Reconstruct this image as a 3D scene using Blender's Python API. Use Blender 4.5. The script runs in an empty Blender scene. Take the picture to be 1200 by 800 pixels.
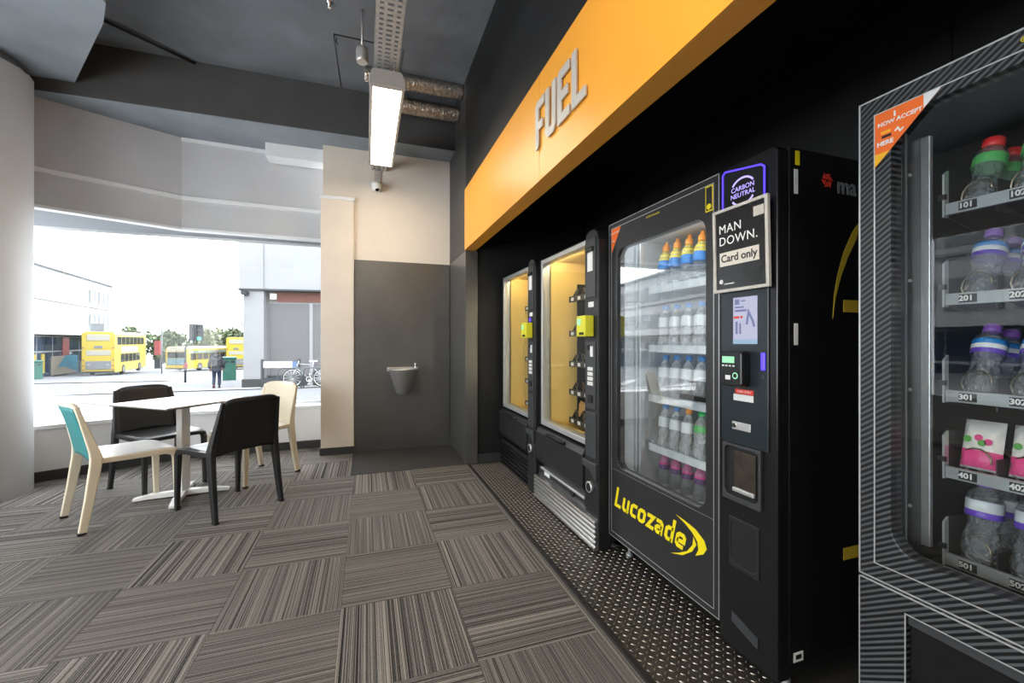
import bpy, bmesh, math, random
from mathutils import Vector, Matrix
R = math.radians
random.seed(7)
S = bpy.context.scene
COL = S.collection

# ------------------------------------------------------------------ camera, world, exposure
EYE = 1.187
cam_d = bpy.data.cameras.new('camera')
cam_d.sensor_width = 36.0
cam_d.lens = 15.0
cam_d.clip_start = 0.02
cam_d.clip_end = 600
cam = bpy.data.objects.new('camera', cam_d)
cam.location = (0, 0, EYE)
cam.rotation_euler = (R(90), 0, -0.329)
COL.objects.link(cam)
S.camera = cam

SKY = 10.0
w = bpy.data.worlds.new('overcast_sky')
S.world = w
w.use_nodes = True
bg = w.node_tree.nodes['Background']
bg.inputs[0].default_value = (0.93, 0.965, 1.0, 1)
bg.inputs[1].default_value = SKY

S.view_settings.view_transform = 'Standard'
S.view_settings.look = 'None'
S.view_settings.gamma = 1.0
S.view_settings.use_curve_mapping = False
S.view_settings.exposure = 0.0
S.cycles.max_bounces = 10
S.cycles.transparent_max_bounces = 24
S.cycles.sample_clamp_indirect = 6.0
S.cycles.caustics_reflective = False
S.cycles.caustics_refractive = False


def portal(name, loc, rot, sx, sy):
    d = bpy.data.lights.new(name, 'AREA')
    d.shape = 'RECTANGLE'
    d.size = sx
    d.size_y = sy
    d.cycles.is_portal = True
    o = bpy.data.objects.new(name, d)
    o.location = loc
    o.rotation_euler = rot
    COL.objects.link(o)


portal('daylight_portal', (-1.9, 5.42, 1.4), (R(-90), 0, 0), 3.2, 1.9)
portal('daylight_portal', (-3.62, 0.4, 1.45), (0, R(-90), 0), 2.0, 5.4)

# ------------------------------------------------------------------ materials
MATS = {}


def mat(name, col=(0.5, 0.5, 0.5), rough=0.5, metal=0.0, emit=None, es=0.0, noise=0.0, nscale=20.0, bump=0.0,
        bscale=80.0, spec=0.5, coat=0.0):
    """principled material with a procedural colour variation and fine relief"""
    if name in MATS:
        return MATS[name]
    m = bpy.data.materials.new(name)
    m.use_nodes = True
    nt = m.node_tree
    b = nt.nodes['Principled BSDF']
    b.inputs['Base Color'].default_value = (*col, 1)
    b.inputs['Roughness'].default_value = rough
    b.inputs['Metallic'].default_value = metal
    b.inputs['Specular IOR Level'].default_value = spec
    b.inputs['Coat Weight'].default_value = coat
    if emit:
        b.inputs['Emission Color'].default_value = (*emit, 1)
        b.inputs['Emission Strength'].default_value = es
    if noise or bump:
        tc = nt.nodes.new('ShaderNodeTexCoord')
    if noise:
        n = nt.nodes.new('ShaderNodeTexNoise')
        n.inputs['Scale'].default_value = nscale
        n.inputs['Detail'].default_value = 5
        nt.links.new(tc.outputs['Object'], n.inputs['Vector'])
        r = nt.nodes.new('ShaderNodeMapRange')
        r.inputs[1].default_value = 0.3
        r.inputs[2].default_value = 0.7
        r.inputs[3].default_value = 1 - noise
        r.inputs[4].default_value = 1 + noise
        nt.links.new(n.outputs[0], r.inputs[0])
        mx = nt.nodes.new('ShaderNodeMix')
        mx.data_type = 'RGBA'
        mx.blend_type = 'MULTIPLY'
        mx.inputs[0].default_value = 1
        mx.inputs[6].default_value = (*col, 1)
        nt.links.new(r.outputs[0], mx.inputs[7])
        nt.links.new(mx.outputs[2], b.inputs['Base Color'])
    if bump:
        n2 = nt.nodes.new('ShaderNodeTexNoise')
        n2.inputs['Scale'].default_value = bscale
        n2.inputs['Detail'].default_value = 4
        nt.links.new(tc.outputs['Object'], n2.inputs['Vector'])
        bp = nt.nodes.new('ShaderNodeBump')
        bp.inputs['Strength'].default_value = bump
        bp.inputs['Distance'].default_value = 0.01
        nt.links.new(n2.outputs[0], bp.inputs['Height'])
        nt.links.new(bp.outputs[0], b.inputs['Normal'])
    MATS[name] = m
    return m


def glass_mat(name, tint=(1, 1, 1), ior=1.5, extra=0.0, rough=0.0):
    m = bpy.data.materials.new(name)
    m.use_nodes = True
    nt = m.node_tree
    nt.nodes.clear()
    out = nt.nodes.new('ShaderNodeOutputMaterial')
    tr = nt.nodes.new('ShaderNodeBsdfTransparent')
    tr.inputs[0].default_value = (*tint, 1)
    gl = nt.nodes.new('ShaderNodeBsdfGlossy')
    gl.inputs['Roughness'].default_value = rough
    fr = nt.nodes.new('ShaderNodeFresnel')
    fr.inputs[0].default_value = ior
    ad = nt.nodes.new('ShaderNodeMath')
    ad.operation = 'ADD'
    ad.use_clamp = True
    ad.inputs[1].default_value = extra
    mx = nt.nodes.new('ShaderNodeMixShader')
    ge = nt.nodes.new('ShaderNodeNewGeometry')
    iv = nt.nodes.new('ShaderNodeMath')
    iv.operation = 'SUBTRACT'
    iv.inputs[0].default_value = 1.0
    nt.links.new(ge.outputs['Backfacing'], iv.inputs[1])
    ml = nt.nodes.new('ShaderNodeMath')
    ml.operation = 'MULTIPLY'
    nt.links.new(fr.outputs[0], ad.inputs[0])
    nt.links.new(ad.outputs[0], ml.inputs[0])
    nt.links.new(iv.outputs[0], ml.inputs[1])
    nt.links.new(ml.outputs[0], mx.inputs[0])
    nt.links.new(tr.outputs[0], mx.inputs[1])
    nt.links.new(gl.outputs[0], mx.inputs[2])
    nt.links.new(mx.outputs[0], out.inputs[0])
    MATS[name] = m
    return m


def plastic_clear(name, col=(0.85, 0.9, 0.95), clear=0.6):
    """thin clear drink-bottle plastic: mostly see-through, glossy, milkier towards the silhouette"""
    m = bpy.data.materials.new(name)
    m.use_nodes = True
    nt = m.node_tree
    b = nt.nodes['Principled BSDF']
    b.inputs['Base Color'].default_value = (*[c * 0.8 for c in col], 1)
    b.inputs['Roughness'].default_value = 0.06
    b.inputs['Specular IOR Level'].default_value = 0.9
    out = nt.nodes['Material Output']
    tr = nt.nodes.new('ShaderNodeBsdfTransparent')
    tr.inputs[0].default_value = (*[0.8 + 0.2 * c for c in col], 1)
    gl = nt.nodes.new('ShaderNodeBsdfGlossy')
    gl.inputs['Roughness'].default_value = 0.08
    tc = nt.nodes.new('ShaderNodeTexCoord')
    n2 = nt.nodes.new('ShaderNodeTexNoise')
    n2.inputs['Scale'].default_value = 55
    nt.links.new(tc.outputs['Object'], n2.inputs['Vector'])
    bp = nt.nodes.new('ShaderNodeBump')
    bp.inputs['Strength'].default_value = 1.0
    bp.inputs['Distance'].default_value = 0.02
    nt.links.new(n2.outputs[0], bp.inputs['Height'])
    lw = nt.nodes.new('ShaderNodeLayerWeight')
    lw.inputs[0].default_value = 0.25
    for nd in (b, gl, lw):
        nt.links.new(bp.outputs[0], nd.inputs['Normal'])
    m1 = nt.nodes.new('ShaderNodeMixShader')
    m1.inputs[0].default_value = 1 - clear
    nt.links.new(tr.outputs[0], m1.inputs[1])
    nt.links.new(b.outputs[0], m1.inputs[2])
    mx = nt.nodes.new('ShaderNodeMixShader')
    nt.links.new(lw.outputs['Facing'], mx.inputs[0])
    nt.links.new(m1.outputs[0], mx.inputs[1])
    nt.links.new(gl.outputs[0], mx.inputs[2])
    nt.links.new(mx.outputs[0], out.inputs[0])
    MATS[name] = m
    return m


def stripe_mat(name, c1, c2, axis=(1, 0, 0), freq=80.0, rough=0.35, duty=0.5, soft=0.1):
    """fine printed stripes across a direction in object space"""
    m = bpy.data.materials.new(name)
    m.use_nodes = True
    nt = m.node_tree
    b = nt.nodes['Principled BSDF']
    b.inputs['Roughness'].default_value = rough
    tc = nt.nodes.new('ShaderNodeTexCoord')
    dt = nt.nodes.new('ShaderNodeVectorMath')
    dt.operation = 'DOT_PRODUCT'
    dt.inputs[1].default_value = axis
    nt.links.new(tc.outputs['Object'], dt.inputs[0])
    mu = nt.nodes.new('ShaderNodeMath')
    mu.operation = 'MULTIPLY'
    mu.inputs[1].default_value = freq
    nt.links.new(dt.outputs['Value'], mu.inputs[0])
    fr = nt.nodes.new('ShaderNodeMath')
    fr.operation = 'FRACT'
    nt.links.new(mu.outputs[0], fr.inputs[0])
    rp = nt.nodes.new('ShaderNodeValToRGB')
    e = rp.color_ramp.elements
    e[0].position = 0.0
    e[0].color = (*c1, 1)
    e[1].position = duty
    e[1].color = (*c1, 1)
    x = e.new(min(0.99, duty + soft))
    x.color = (*c2, 1)
    x = e.new(0.92)
    x.color = (*c2, 1)
    x = e.new(1.0)
    x.color = (*c1, 1)
    nt.links.new(fr.outputs[0], rp.inputs[0])
    nt.links.new(rp.outputs[0], b.inputs['Base Color'])
    MATS[name] = m
    return m


def carpet_mat():
    m = bpy.data.materials.new('carpet_stripes')
    m.use_nodes = True
    nt = m.node_tree
    b = nt.nodes['Principled BSDF']
    b.inputs['Roughness'].default_value = 0.95
    b.inputs['Specular IOR Level'].default_value = 0.15
    tc = nt.nodes.new('ShaderNodeTexCoord')
    oi = nt.nodes.new('ShaderNodeObjectInfo')
    sp = nt.nodes.new('ShaderNodeSeparateXYZ')
    nt.links.new(tc.outputs['Object'], sp.inputs[0])

    def noise(sx, sy, detail=1.0, rnd=40.0):
        cx = nt.nodes.new('ShaderNodeCombineXYZ')
        for k, s in ((0, sx), (1, sy)):
            mm = nt.nodes.new('ShaderNodeMath')
            mm.operation = 'MULTIPLY'
            mm.inputs[1].default_value = s
            nt.links.new(sp.outputs[k], mm.inputs[0])
            nt.links.new(mm.outputs[0], cx.inputs[k])
        mz = nt.nodes.new('ShaderNodeMath')
        mz.operation = 'MULTIPLY'
        mz.inputs[1].default_value = rnd
        nt.links.new(oi.outputs['Random'], mz.inputs[0])
        nt.links.new(mz.outputs[0], cx.inputs[2])
        n = nt.nodes.new('ShaderNodeTexNoise')
        n.inputs['Scale'].default_value = 1.0
        n.inputs['Detail'].default_value = detail
        nt.links.new(cx.outputs[0], n.inputs['Vector'])
        return n.outputs[0]
    a = noise(430, 0.35, 0.0)
    c = noise(70, 0.25, 0.0)
    d = noise(420, 260, 1.0)
    s1 = nt.nodes.new('ShaderNodeMath')
    s1.operation = 'MULTIPLY_ADD'
    s1.inputs[1].default_value = 0.36
    nt.links.new(c, s1.inputs[0])
    nt.links.new(a, s1.inputs[2])
    s2 = nt.nodes.new('ShaderNodeMath')
    s2.operation = 'MULTIPLY_ADD'
    s2.inputs[1].default_value = 0.30
    nt.links.new(d, s2.inputs[0])
    nt.links.new(s1.outputs[0], s2.inputs[2])
    rp = nt.nodes.new('ShaderNodeValToRGB')
    e = rp.color_ramp.elements
    e[0].position = 0.58
    e[0].color = (0.022, 0.021, 0.021, 1)
    e[1].position = 1.12
    e[1].position = 1.0
    e[1].color = (0.33, 0.30, 0.27, 1)
    x = e.new(0.80)
    x.color = (0.10, 0.094, 0.09, 1)
    nt.links.new(s2.outputs[0], rp.inputs[0])
    nt.links.new(rp.outputs[0], b.inputs['Base Color'])
    bp = nt.nodes.new('ShaderNodeBump')
    bp.inputs['Strength'].default_value = 0.5
    bp.inputs['Distance'].default_value = 0.004
    nt.links.new(s2.outputs[0], bp.inputs['Height'])
    nt.links.new(bp.outputs[0], b.inputs['Normal'])
    MATS['carpet'] = m
    return m


carpet_mat()
mat('slab', (0.05, 0.05, 0.05), 0.9, noise=0.1)
mat('mat_dark', (0.045, 0.042, 0.04), 0.95, noise=0.35, nscale=180, bump=0.4, bscale=300)
mat('tread', (0.075, 0.068, 0.060), 0.5, 0.55, noise=0.15, nscale=30)
mat('tread_bar', (0.36, 0.315, 0.26), 0.38, 0.85, noise=0.15, nscale=60)
mat('ceil', (0.165, 0.178, 0.195), 0.9, noise=0.2, nscale=2.2, bump=0.3, bscale=12)
mat('ceil_light', (0.25, 0.28, 0.31), 0.85, noise=0.12, nscale=3.0, bump=0.2, bscale=14)
mat('beam', (0.075, 0.073, 0.072), 0.85, noise=0.1, nscale=4)
mat('wall_cream', (0.78, 0.70, 0.61), 0.7, noise=0.03, nscale=4, bump=0.05)
mat('wall_white', (0.82, 0.84, 0.86), 0.6, noise=0.02, nscale=3)
mat('bulkhead', (0.6, 0.61, 0.635), 0.6, noise=0.04, nscale=2.5)
mat('soffit_grey', (0.20, 0.215, 0.235), 0.6, noise=0.05)
mat('ledge_white', (0.85, 0.87, 0.89), 0.45, noise=0.02)
mat('panel_grey', (0.15, 0.148, 0.142), 0.30, 0.6, noise=0.08, nscale=3)
mat('wall_dark', (0.05, 0.049, 0.048), 0.6, noise=0.1, nscale=4)
mat('wall_black', (0.0055, 0.0055, 0.006), 0.6, noise=0.2, nscale=5)
mat('skirting', (0.035, 0.036, 0.037), 0.5, noise=0.1)
mat('column_white', (0.88, 0.89, 0.91), 0.55, noise=0.02, nscale=3, bump=0.03)
mat('orange', (0.82, 0.35, 0.035), 0.38, noise=0.03, nscale=2)
mat('letter_silver', (0.5, 0.48, 0.45), 0.5, 0.2, noise=0.04)
mat('galv', (0.62, 0.60, 0.57), 0.42, 0.6, noise=0.15, nscale=30)
mat('lamp_body', (0.42, 0.40, 0.38), 0.5, noise=0.05)
mat('lamp_glow', (1, 1, 1), 0.5, emit=(1.0, 0.86, 0.66), es=26.0)
mat('foil', (0.62, 0.55, 0.48), 0.28, 1.0, noise=0.3, nscale=25, bump=1.0, bscale=45)
mat('steel', (0.66, 0.66, 0.66), 0.30, 1.0, noise=0.06, nscale=60)
mat('brushed', (0.72, 0.71, 0.69), 0.42, 0.85, noise=0.06, nscale=60)
mat('chrome', (0.8, 0.8, 0.8), 0.08, 1.0, noise=0.02)
mat('black_gloss', (0.010, 0.010, 0.011), 0.22, noise=0.1)
mat('black_satin', (0.014, 0.014, 0.015), 0.42, noise=0.15, nscale=15, bump=0.05)
mat('black_deep', (0.004, 0.004, 0.004), 0.6, noise=0.1)
mat('machine_side', (0.006, 0.006, 0.007), 0.42, noise=0.2)
mat('grey_plastic', (0.04, 0.042, 0.045), 0.4, noise=0.1, nscale=30)
mat('alu', (0.70, 0.71, 0.71), 0.35, 0.7, noise=0.05, nscale=30)
mat('alu_dull', (0.42, 0.44, 0.45), 0.45, 0.6, noise=0.08, nscale=30)
mat('white_plastic', (0.80, 0.80, 0.78), 0.4, noise=0.03)
mat('warm_interior', (0.95, 0.66, 0.22), 0.55, noise=0.04, nscale=6)
mat('cool_interior', (0.72, 0.76, 0.78), 0.5, noise=0.04, nscale=6)
mat('dark_interior', (0.016, 0.024, 0.028), 0.5, noise=0.1, nscale=6)
mat('tray_dark', (0.035, 0.035, 0.036), 0.45, 0.3, noise=0.1)
mat('tray_white', (0.70, 0.73, 0.76), 0.4, 0.1, noise=0.05)
mat('coil', (0.55, 0.45, 0.33), 0.3, 1.0, noise=0.05)
mat('yellow', (0.72, 0.68, 0.03), 0.4, noise=0.04)
mat('logo_yellow', (0.90, 0.72, 0.01), 0.4, noise=0.02)
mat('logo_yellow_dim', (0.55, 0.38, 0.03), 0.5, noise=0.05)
mat('print_white', (0.80, 0.80, 0.78), 0.5, noise=0.02)
mat('print_black', (0.012, 0.012, 0.012), 0.5, noise=0.05)
mat('print_orange', (0.90, 0.16, 0.02), 0.45, noise=0.05)
mat('print_amber', (0.95, 0.48, 0.02), 0.45, noise=0.05)
mat('print_red', (0.75, 0.05, 0.03), 0.45, noise=0.05)
mat('print_cream', (0.72, 0.66, 0.58), 0.5, noise=0.03)
mat('poster_black', (0.016, 0.017, 0.017), 0.18, noise=0.2, nscale=8)
mat('tape', (0.55, 0.52, 0.47), 0.35, noise=0.1, nscale=40)
mat('neon_blue', (0.1, 0.05, 0.6), 0.4, emit=(0.07, 0.04, 0.9), es=1.6)
mat('neon_violet', (0.5, 0.4, 0.9), 0.4, emit=(0.42, 0.34, 0.9), es=0.8)
mat('screen_lit', (0.3, 0.3, 0.4), 0.3, emit=(0.62, 0.64, 0.86), es=0.32)
mat('screen_ink', (0.1, 0.12, 0.25), 0.4, emit=(0.18, 0.2, 0.36), es=0.4)
mat('screen_foot', (0.2, 0.3, 0.4), 0.4, emit=(0.25, 0.36, 0.46), es=0.5)
mat('lcd', (0.3, 0.7, 0.4), 0.4, emit=(0.25, 0.62, 0.36), es=0.5)
mat('tower_panel', (0.014, 0.022, 0.027), 0.28, noise=0.1)
mat('port_glass', (0.10, 0.085, 0.07), 0.12, 0.6, noise=0.3, nscale=20)
mat('rubber', (0.012, 0.012, 0.012), 0.7, noise=0.2)
mat('chair_black', (0.014, 0.014, 0.015), 0.38, noise=0.1, nscale=60, bump=0.03, bscale=400)
mat('chair_cream', (0.80, 0.70, 0.53), 0.4, noise=0.03, nscale=8, bump=0.02, bscale=400)
mat('chair_white', (0.78, 0.77, 0.75), 0.4, noise=0.03, nscale=8)
mat('chair_teal', (0.045, 0.25, 0.255), 0.4, noise=0.04, nscale=8)
mat('table_white', (0.86, 0.85, 0.83), 0.28, noise=0.02)
mat('table_edge', (0.08, 0.08, 0.08), 0.5, noise=0.05)
stripe_mat('carbon', (0.005, 0.005, 0.006), (0.085, 0.093, 0.10), (-0.58, 0, 0.81), 78, 0.35, 0.45, 0.15)
stripe_mat('carbon_fine', (0.007, 0.007, 0.008), (0.05, 0.05, 0.052), (0.6, 0, 0.8), 110, 0.33, 0.45, 0.2)
glass_mat('pane', (0.97, 0.98, 0.98), 1.45)
glass_mat('machine_glass', (0.93, 0.95, 0.95), 1.55, 0.02)
glass_mat('coated_glass', (0.93, 0.95, 0.95), 1.55, 0.17)
plastic_clear('pet', (0.82, 0.88, 0.92), 0.82)
plastic_clear('pet_blue', (0.15, 0.45, 0.75), 0.5)
plastic_clear('pet_white', (0.92, 0.93, 0.93), 0.45)
for nm, c in dict(cap_orange=(0.95, 0.32, 0.02), cap_green=(0.02, 0.55, 0.10), cap_pink=(0.90, 0.08, 0.38),
                  cap_red=(0.75, 0.03, 0.03), cap_purple=(0.28, 0.10, 0.50), lab_blue=(0.02, 0.22, 0.62),
                  lab_yellow=(0.95, 0.72, 0.03), lab_pink=(0.80, 0.05, 0.30), lab_white=(0.82, 0.84, 0.86),
                  lab_violet=(0.16, 0.07, 0.55), lab_purple_dark=(0.09, 0.03, 0.14), lab_green=(0.10, 0.45, 0.12),
                  bag_white=(0.82, 0.78, 0.74), bag_pink=(0.85, 0.08, 0.28), bag_green=(0.12, 0.40, 0.08),
                  bag_gold=(0.55, 0.30, 0.10)).items():
    mat(nm, c, 0.35, noise=0.06, nscale=60)
# outdoors
mat('asphalt', (0.082, 0.086, 0.094), 0.9, noise=0.12, nscale=1.5)
mat('pavement', (0.125, 0.125, 0.125), 0.9, noise=0.1, nscale=3)
mat('road_white', (0.32, 0.32, 0.31), 0.8, noise=0.1, nscale=8)
mat('road_yellow', (0.25, 0.19, 0.05), 0.8, noise=0.1, nscale=8)
mat('bus_yellow', (0.33, 0.25, 0.028), 0.35, noise=0.04)
mat('bus_cream', (0.26, 0.25, 0.21), 0.35, noise=0.04)
mat('bus_grey', (0.12, 0.125, 0.135), 0.5, noise=0.04)
mat('bus_glass', (0.02, 0.024, 0.03), 0.08, noise=0.1, nscale=2)
mat('bus_panel_blue', (0.1, 0.16, 0.19), 0.4, noise=0.1, nscale=3)
mat('tyre', (0.008, 0.008, 0.008), 0.8, noise=0.1)
mat('render_white', (0.36, 0.365, 0.375), 0.8, noise=0.05, nscale=0.7)
mat('render_grey', (0.17, 0.18, 0.19), 0.8, noise=0.12, nscale=0.9)
mat('shop_glass', (0.015, 0.03, 0.055), 0.06, noise=0.3, nscale=0.8)
mat('shop_frame', (0.22, 0.23, 0.24), 0.4, noise=0.05)
mat('banner_cyan', (0.02, 0.16, 0.24), 0.5, noise=0.25, nscale=0.6)
mat('banner_sand', (0.24, 0.21, 0.17), 0.5, noise=0.2, nscale=0.6)
mat('poster_red', (0.17, 0.025, 0.025), 0.5, noise=0.2, nscale=2)
mat('brick_red', (0.1, 0.035, 0.024), 0.85, noise=0.25, nscale=9)
mat('mortar', (0.11, 0.1, 0.09), 0.9, noise=0.1)
mat('concrete_pale', (0.155, 0.158, 0.165), 0.85, noise=0.05, nscale=1.2)
mat('pebbledash', (0.078, 0.076, 0.078), 0.9, noise=0.45, nscale=28, bump=0.8, bscale=40)
mat('plinth', (0.016, 0.018, 0.02), 0.8, noise=0.2, nscale=6)
mat('sign_post', (0.008, 0.01, 0.013), 0.5, noise=0.1)
mat('sign_blue', (0.04, 0.08, 0.16), 0.5, noise=0.05)
mat('green_bin', (0.01, 0.085, 0.06), 0.5, noise=0.1)
mat('signal_black', (0.008, 0.012, 0.014), 0.45, noise=0.1)
mat('signal_green', (0.1, 0.7, 0.5), 0.4, emit=(0.08, 0.75, 0.5), es=0.8)
mat('pole_grey', (0.05, 0.058, 0.066), 0.5, 0.3, noise=0.1)
mat('leaf', (0.075, 0.1, 0.045), 0.7, noise=0.35, nscale=2.2)
mat('leaf_pale', (0.14, 0.155, 0.09), 0.7, noise=0.35, nscale=2.2)
mat('bark', (0.12, 0.11, 0.1), 0.9, noise=0.3, nscale=6)
mat('jacket', (0.006, 0.0075, 0.011), 0.8, noise=0.3, nscale=12, bump=0.3, bscale=20)
mat('jeans', (0.009, 0.014, 0.03), 0.85, noise=0.2, nscale=18)
mat('skin', (0.2, 0.11, 0.08), 0.55, noise=0.06)
mat('hair', (0.022, 0.017, 0.014), 0.7, noise=0.2, nscale=60)
mat('shoe_red', (0.06, 0.012, 0.012), 0.6, noise=0.1)
mat('bike_frame', (0.2, 0.21, 0.22), 0.35, 0.3, noise=0.05)
mat('bike_blue', (0.008, 0.018, 0.05), 0.35, noise=0.05)


# ------------------------------------------------------------------ mesh builder
class MB:
    def __init__(s):
        s.v, s.f, s.s = [], [], []

    def add(s, vs, fs, sm=False):
        o = len(s.v)
        s.v += [tuple(p) for p in vs]
        s.f += [tuple(i + o for i in f) for f in fs]
        s.s += [sm] * len(fs)
        return s

    def box(s, x0, x1, y0, y1, z0, z1):
        v = [(x, y, z) for z in (z0, z1) for y in (y0, y1) for x in (x0, x1)]
        return s.add(v, [(0, 2, 3, 1), (4, 5, 7, 6), (0, 1, 5, 4), (2, 6, 7, 3), (0, 4, 6, 2), (1, 3, 7, 5)])

    def prism(s, pts, a, b, fn=None, sm=False):
        """polygon pts (p,q) extruded from t=a to t=b; fn(p,q,t)->xyz (default xy, z=t)"""
        fn = fn or (lambda p, q, t: (p, q, t))
        n = len(pts)
        v = [fn(p, q, a) for p, q in pts] + [fn(p, q, b) for p, q in pts]
        s.add(v, [tuple(range(n))[::-1], tuple(range(n, 2 * n))])
        o = len(s.v) - 2 * n
        for i in range(n):
            j = (i + 1) % n
            s.f.append((o + i, o + j, o + n + j, o + n + i))
            s.s.append(sm)
        return s

    def tube(s, path, r, n=8, closed=False, sm=True, caps=True):
        P = [Vector(p) for p in path]
        m = len(P)
        rr = r if callable(r) else (lambda i: r)
        t0 = (P[1] - P[0]).normalized()
        ref = Vector((0, 0, 1)) if abs(t0.z) < 0.9 else Vector((1, 0, 0))
        nrm = t0.cross(ref).normalized()
        v = []
        for i in range(m):
            if closed:
                t = (P[(i + 1) % m] - P[i - 1]).normalized()
            else:
                t = (P[min(i + 1, m - 1)] - P[max(i - 1, 0)]).normalized()
            nrm = (nrm - t * nrm.dot(t)).normalized()
            b = t.cross(nrm)
            for k in range(n):
                a = 2 * math.pi * k / n
                v.append(P[i] + (nrm * math.cos(a) + b * math.sin(a)) * rr(i))
        f = []
        for i in range(m if closed else m - 1):
            j = (i + 1) % m
            for k in range(n):
                l = (k + 1) % n
                f.append((i * n + k, i * n + l, j * n + l, j * n + k))
        s.add(v, f, sm)
        if caps and not closed:
            o = len(s.v) - m * n
            s.f += [tuple(o + k for k in range(n))[::-1], tuple(o + (m - 1) * n + k for k in range(n))]
            s.s += [False, False]
        return s

    def lathe(s, prof, c=(0, 0, 0), n=16, axis='z', sm=True):
        v, f = [], []
        for r, h in prof:
            for k in range(n):
                a = 2 * math.pi * k / n
                p, q = r * math.cos(a), r * math.sin(a)
                if axis == 'z':
                    v.append((c[0] + p, c[1] + q, c[2] + h))
                elif axis == 'y':
                    v.append((c[0] + p, c[1] + h, c[2] + q))
                else:
                    v.append((c[0] + h, c[1] + p, c[2] + q))
        m = len(prof)
        for i in range(m - 1):
            for k in range(n):
                l = (k + 1) % n
                f.append((i * n + k, i * n + l, (i + 1) * n + l, (i + 1) * n + k))
        f.append(tuple(range(n))[::-1])
        f.append(tuple((m - 1) * n + k for k in range(n)))
        s.add(v, f, sm)
        s.s[-1] = s.s[-2] = False
        return s

    def bar(s, p0, p1, w0, d0, w1=None, d1=None, side=(1, 0, 0)):
        return s.sweep([p0, p1], [w0, w1 or w0], [d0, d1 or d0], side)

    def sweep(s, path, ws, ds, side=(1, 0, 0), sm=False):
        P = [Vector(p) for p in path]
        m = len(P)
        sd = Vector(side).normalized()
        v = []
        for i in range(m):
            t = (P[min(i + 1, m - 1)] - P[max(i - 1, 0)]).normalized()
            x = (sd - t * sd.dot(t)).normalized()
            y = t.cross(x)
            a, b = ws[i] / 2, ds[i] / 2
            v += [P[i] + x * a + y * b, P[i] - x * a + y * b, P[i] - x * a - y * b, P[i] + x * a - y * b]
        f = [(0, 1, 2, 3), tuple(4 * (m - 1) + k for k in (3, 2, 1, 0))]
        for i in range(m - 1):
            for k in range(4):
                l = (k + 1) % 4
                f.append((4 * i + k, 4 * i + l, 4 * i + 4 + l, 4 * i + 4 + k))
        return s.add(v, f, sm)

    def frame(s, o, i, y0, y1, rad=0.0, n=5, fn=None):
        """plate in the x-z plane from depth y0 to y1, outer rect o, rounded opening i = (x0,x1,z0,z1)"""
        fn = fn or (lambda x, y, z: (x, y, z))
        ox0, ox1, oz0, oz1 = o
        x0, x1, z0, z1 = i
        inn, out = [], []
        for (cx, cz, a0, ox, oz) in ((x1 - rad, z1 - rad, 0, ox1, oz1), (x0 + rad, z1 - rad, 90, ox0, oz1),
                                     (x0 + rad, z0 + rad, 180, ox0, oz0), (x1 - rad, z0 + rad, 270, ox1, oz0)):
            for k in range(n + 1):
                a = R(a0 + 90 * k / n)
                inn.append((cx + rad * math.cos(a), cz + rad * math.sin(a)))
                out.append((ox, oz))
        K = len(inn)
        v = []
        for y in (y0, y1):
            v += [fn(p, y, q) for p, q in inn]
        for y in (y0, y1):
            v += [fn(ox, y, oz) for ox, oz in ((ox1, oz1), (ox0, oz1), (ox0, oz0), (ox1, oz0))]
        f = []
        for k in range(K):
            l = (k + 1) % K
            c, d = k // (n + 1), l // (n + 1)
            for b, off in ((0, 0), (1, K)):
                if c == d:
                    f.append((2 * K + 4 * b + c, off + k, off + l))
                else:
                    f.append((2 * K + 4 * b + c, off + k, off + l, 2 * K + 4 * b + d))
            f.append((k, l, K + l, K + k))
        for c in range(4):
            d = (c + 1) % 4
            f.append((2 * K + c, 2 * K + d, 2 * K + 4 + d, 2 * K + 4 + c))
        return s.add(v, f)

    def mesh(s, name, m):
        me = bpy.data.meshes.new(name)
        me.from_pydata(s.v, [], s.f)
        me.polygons.foreach_set('use_smooth', s.s)
        bm = bmesh.new()
        bm.from_mesh(me)
        bmesh.ops.recalc_face_normals(bm, faces=bm.faces)
        bm.to_mesh(me)
        bm.free()
        me.materials.append(MATS[m])
        return me

    def build(s, name, m, parent=None, bevel=0.0, seg=2, loc=None, rz=0.0):
        o = bpy.data.objects.new(name, s.mesh(name, m))
        COL.objects.link(o)
        if parent:
            o.parent = parent
        if loc:
            o.location = loc
        o.rotation_euler.z = rz
        if bevel:
            md = o.modifiers.new('bevel', 'BEVEL')
            md.width = bevel
            md.segments = seg
            md.limit_method = 'ANGLE'
            md.angle_limit = R(40)
        return o


def box(name, m, b, parent=None, bevel=0.0):
    return MB().box(*b).build(name, m, parent, bevel)


def tag(o, label, cat, group=None):
    o['label'] = label
    o['category'] = cat
    if group:
        o['group'] = group
    return o


def struct(o, label=None):
    o['kind'] = 'structure'
    if label:
        o['label'] = label
    return o


def empty(name, loc=(0, 0, 0), rz=0.0):
    o = bpy.data.objects.new(name, None)
    o.empty_display_size = 0.1
    o.location = loc
    o.rotation_euler = (0, 0, rz)
    COL.objects.link(o)
    return o


def link_copy(src, parent=None, loc=None):
    c = src.copy()
    COL.objects.link(c)
    c.parent = parent
    if loc is not None:
        c.location = loc
    return c


def copy_tree(o, parent=None):
    c = o.copy()
    COL.objects.link(c)
    c.parent = parent
    for ch in list(o.children):
        copy_tree(ch, c)
    return c


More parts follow.
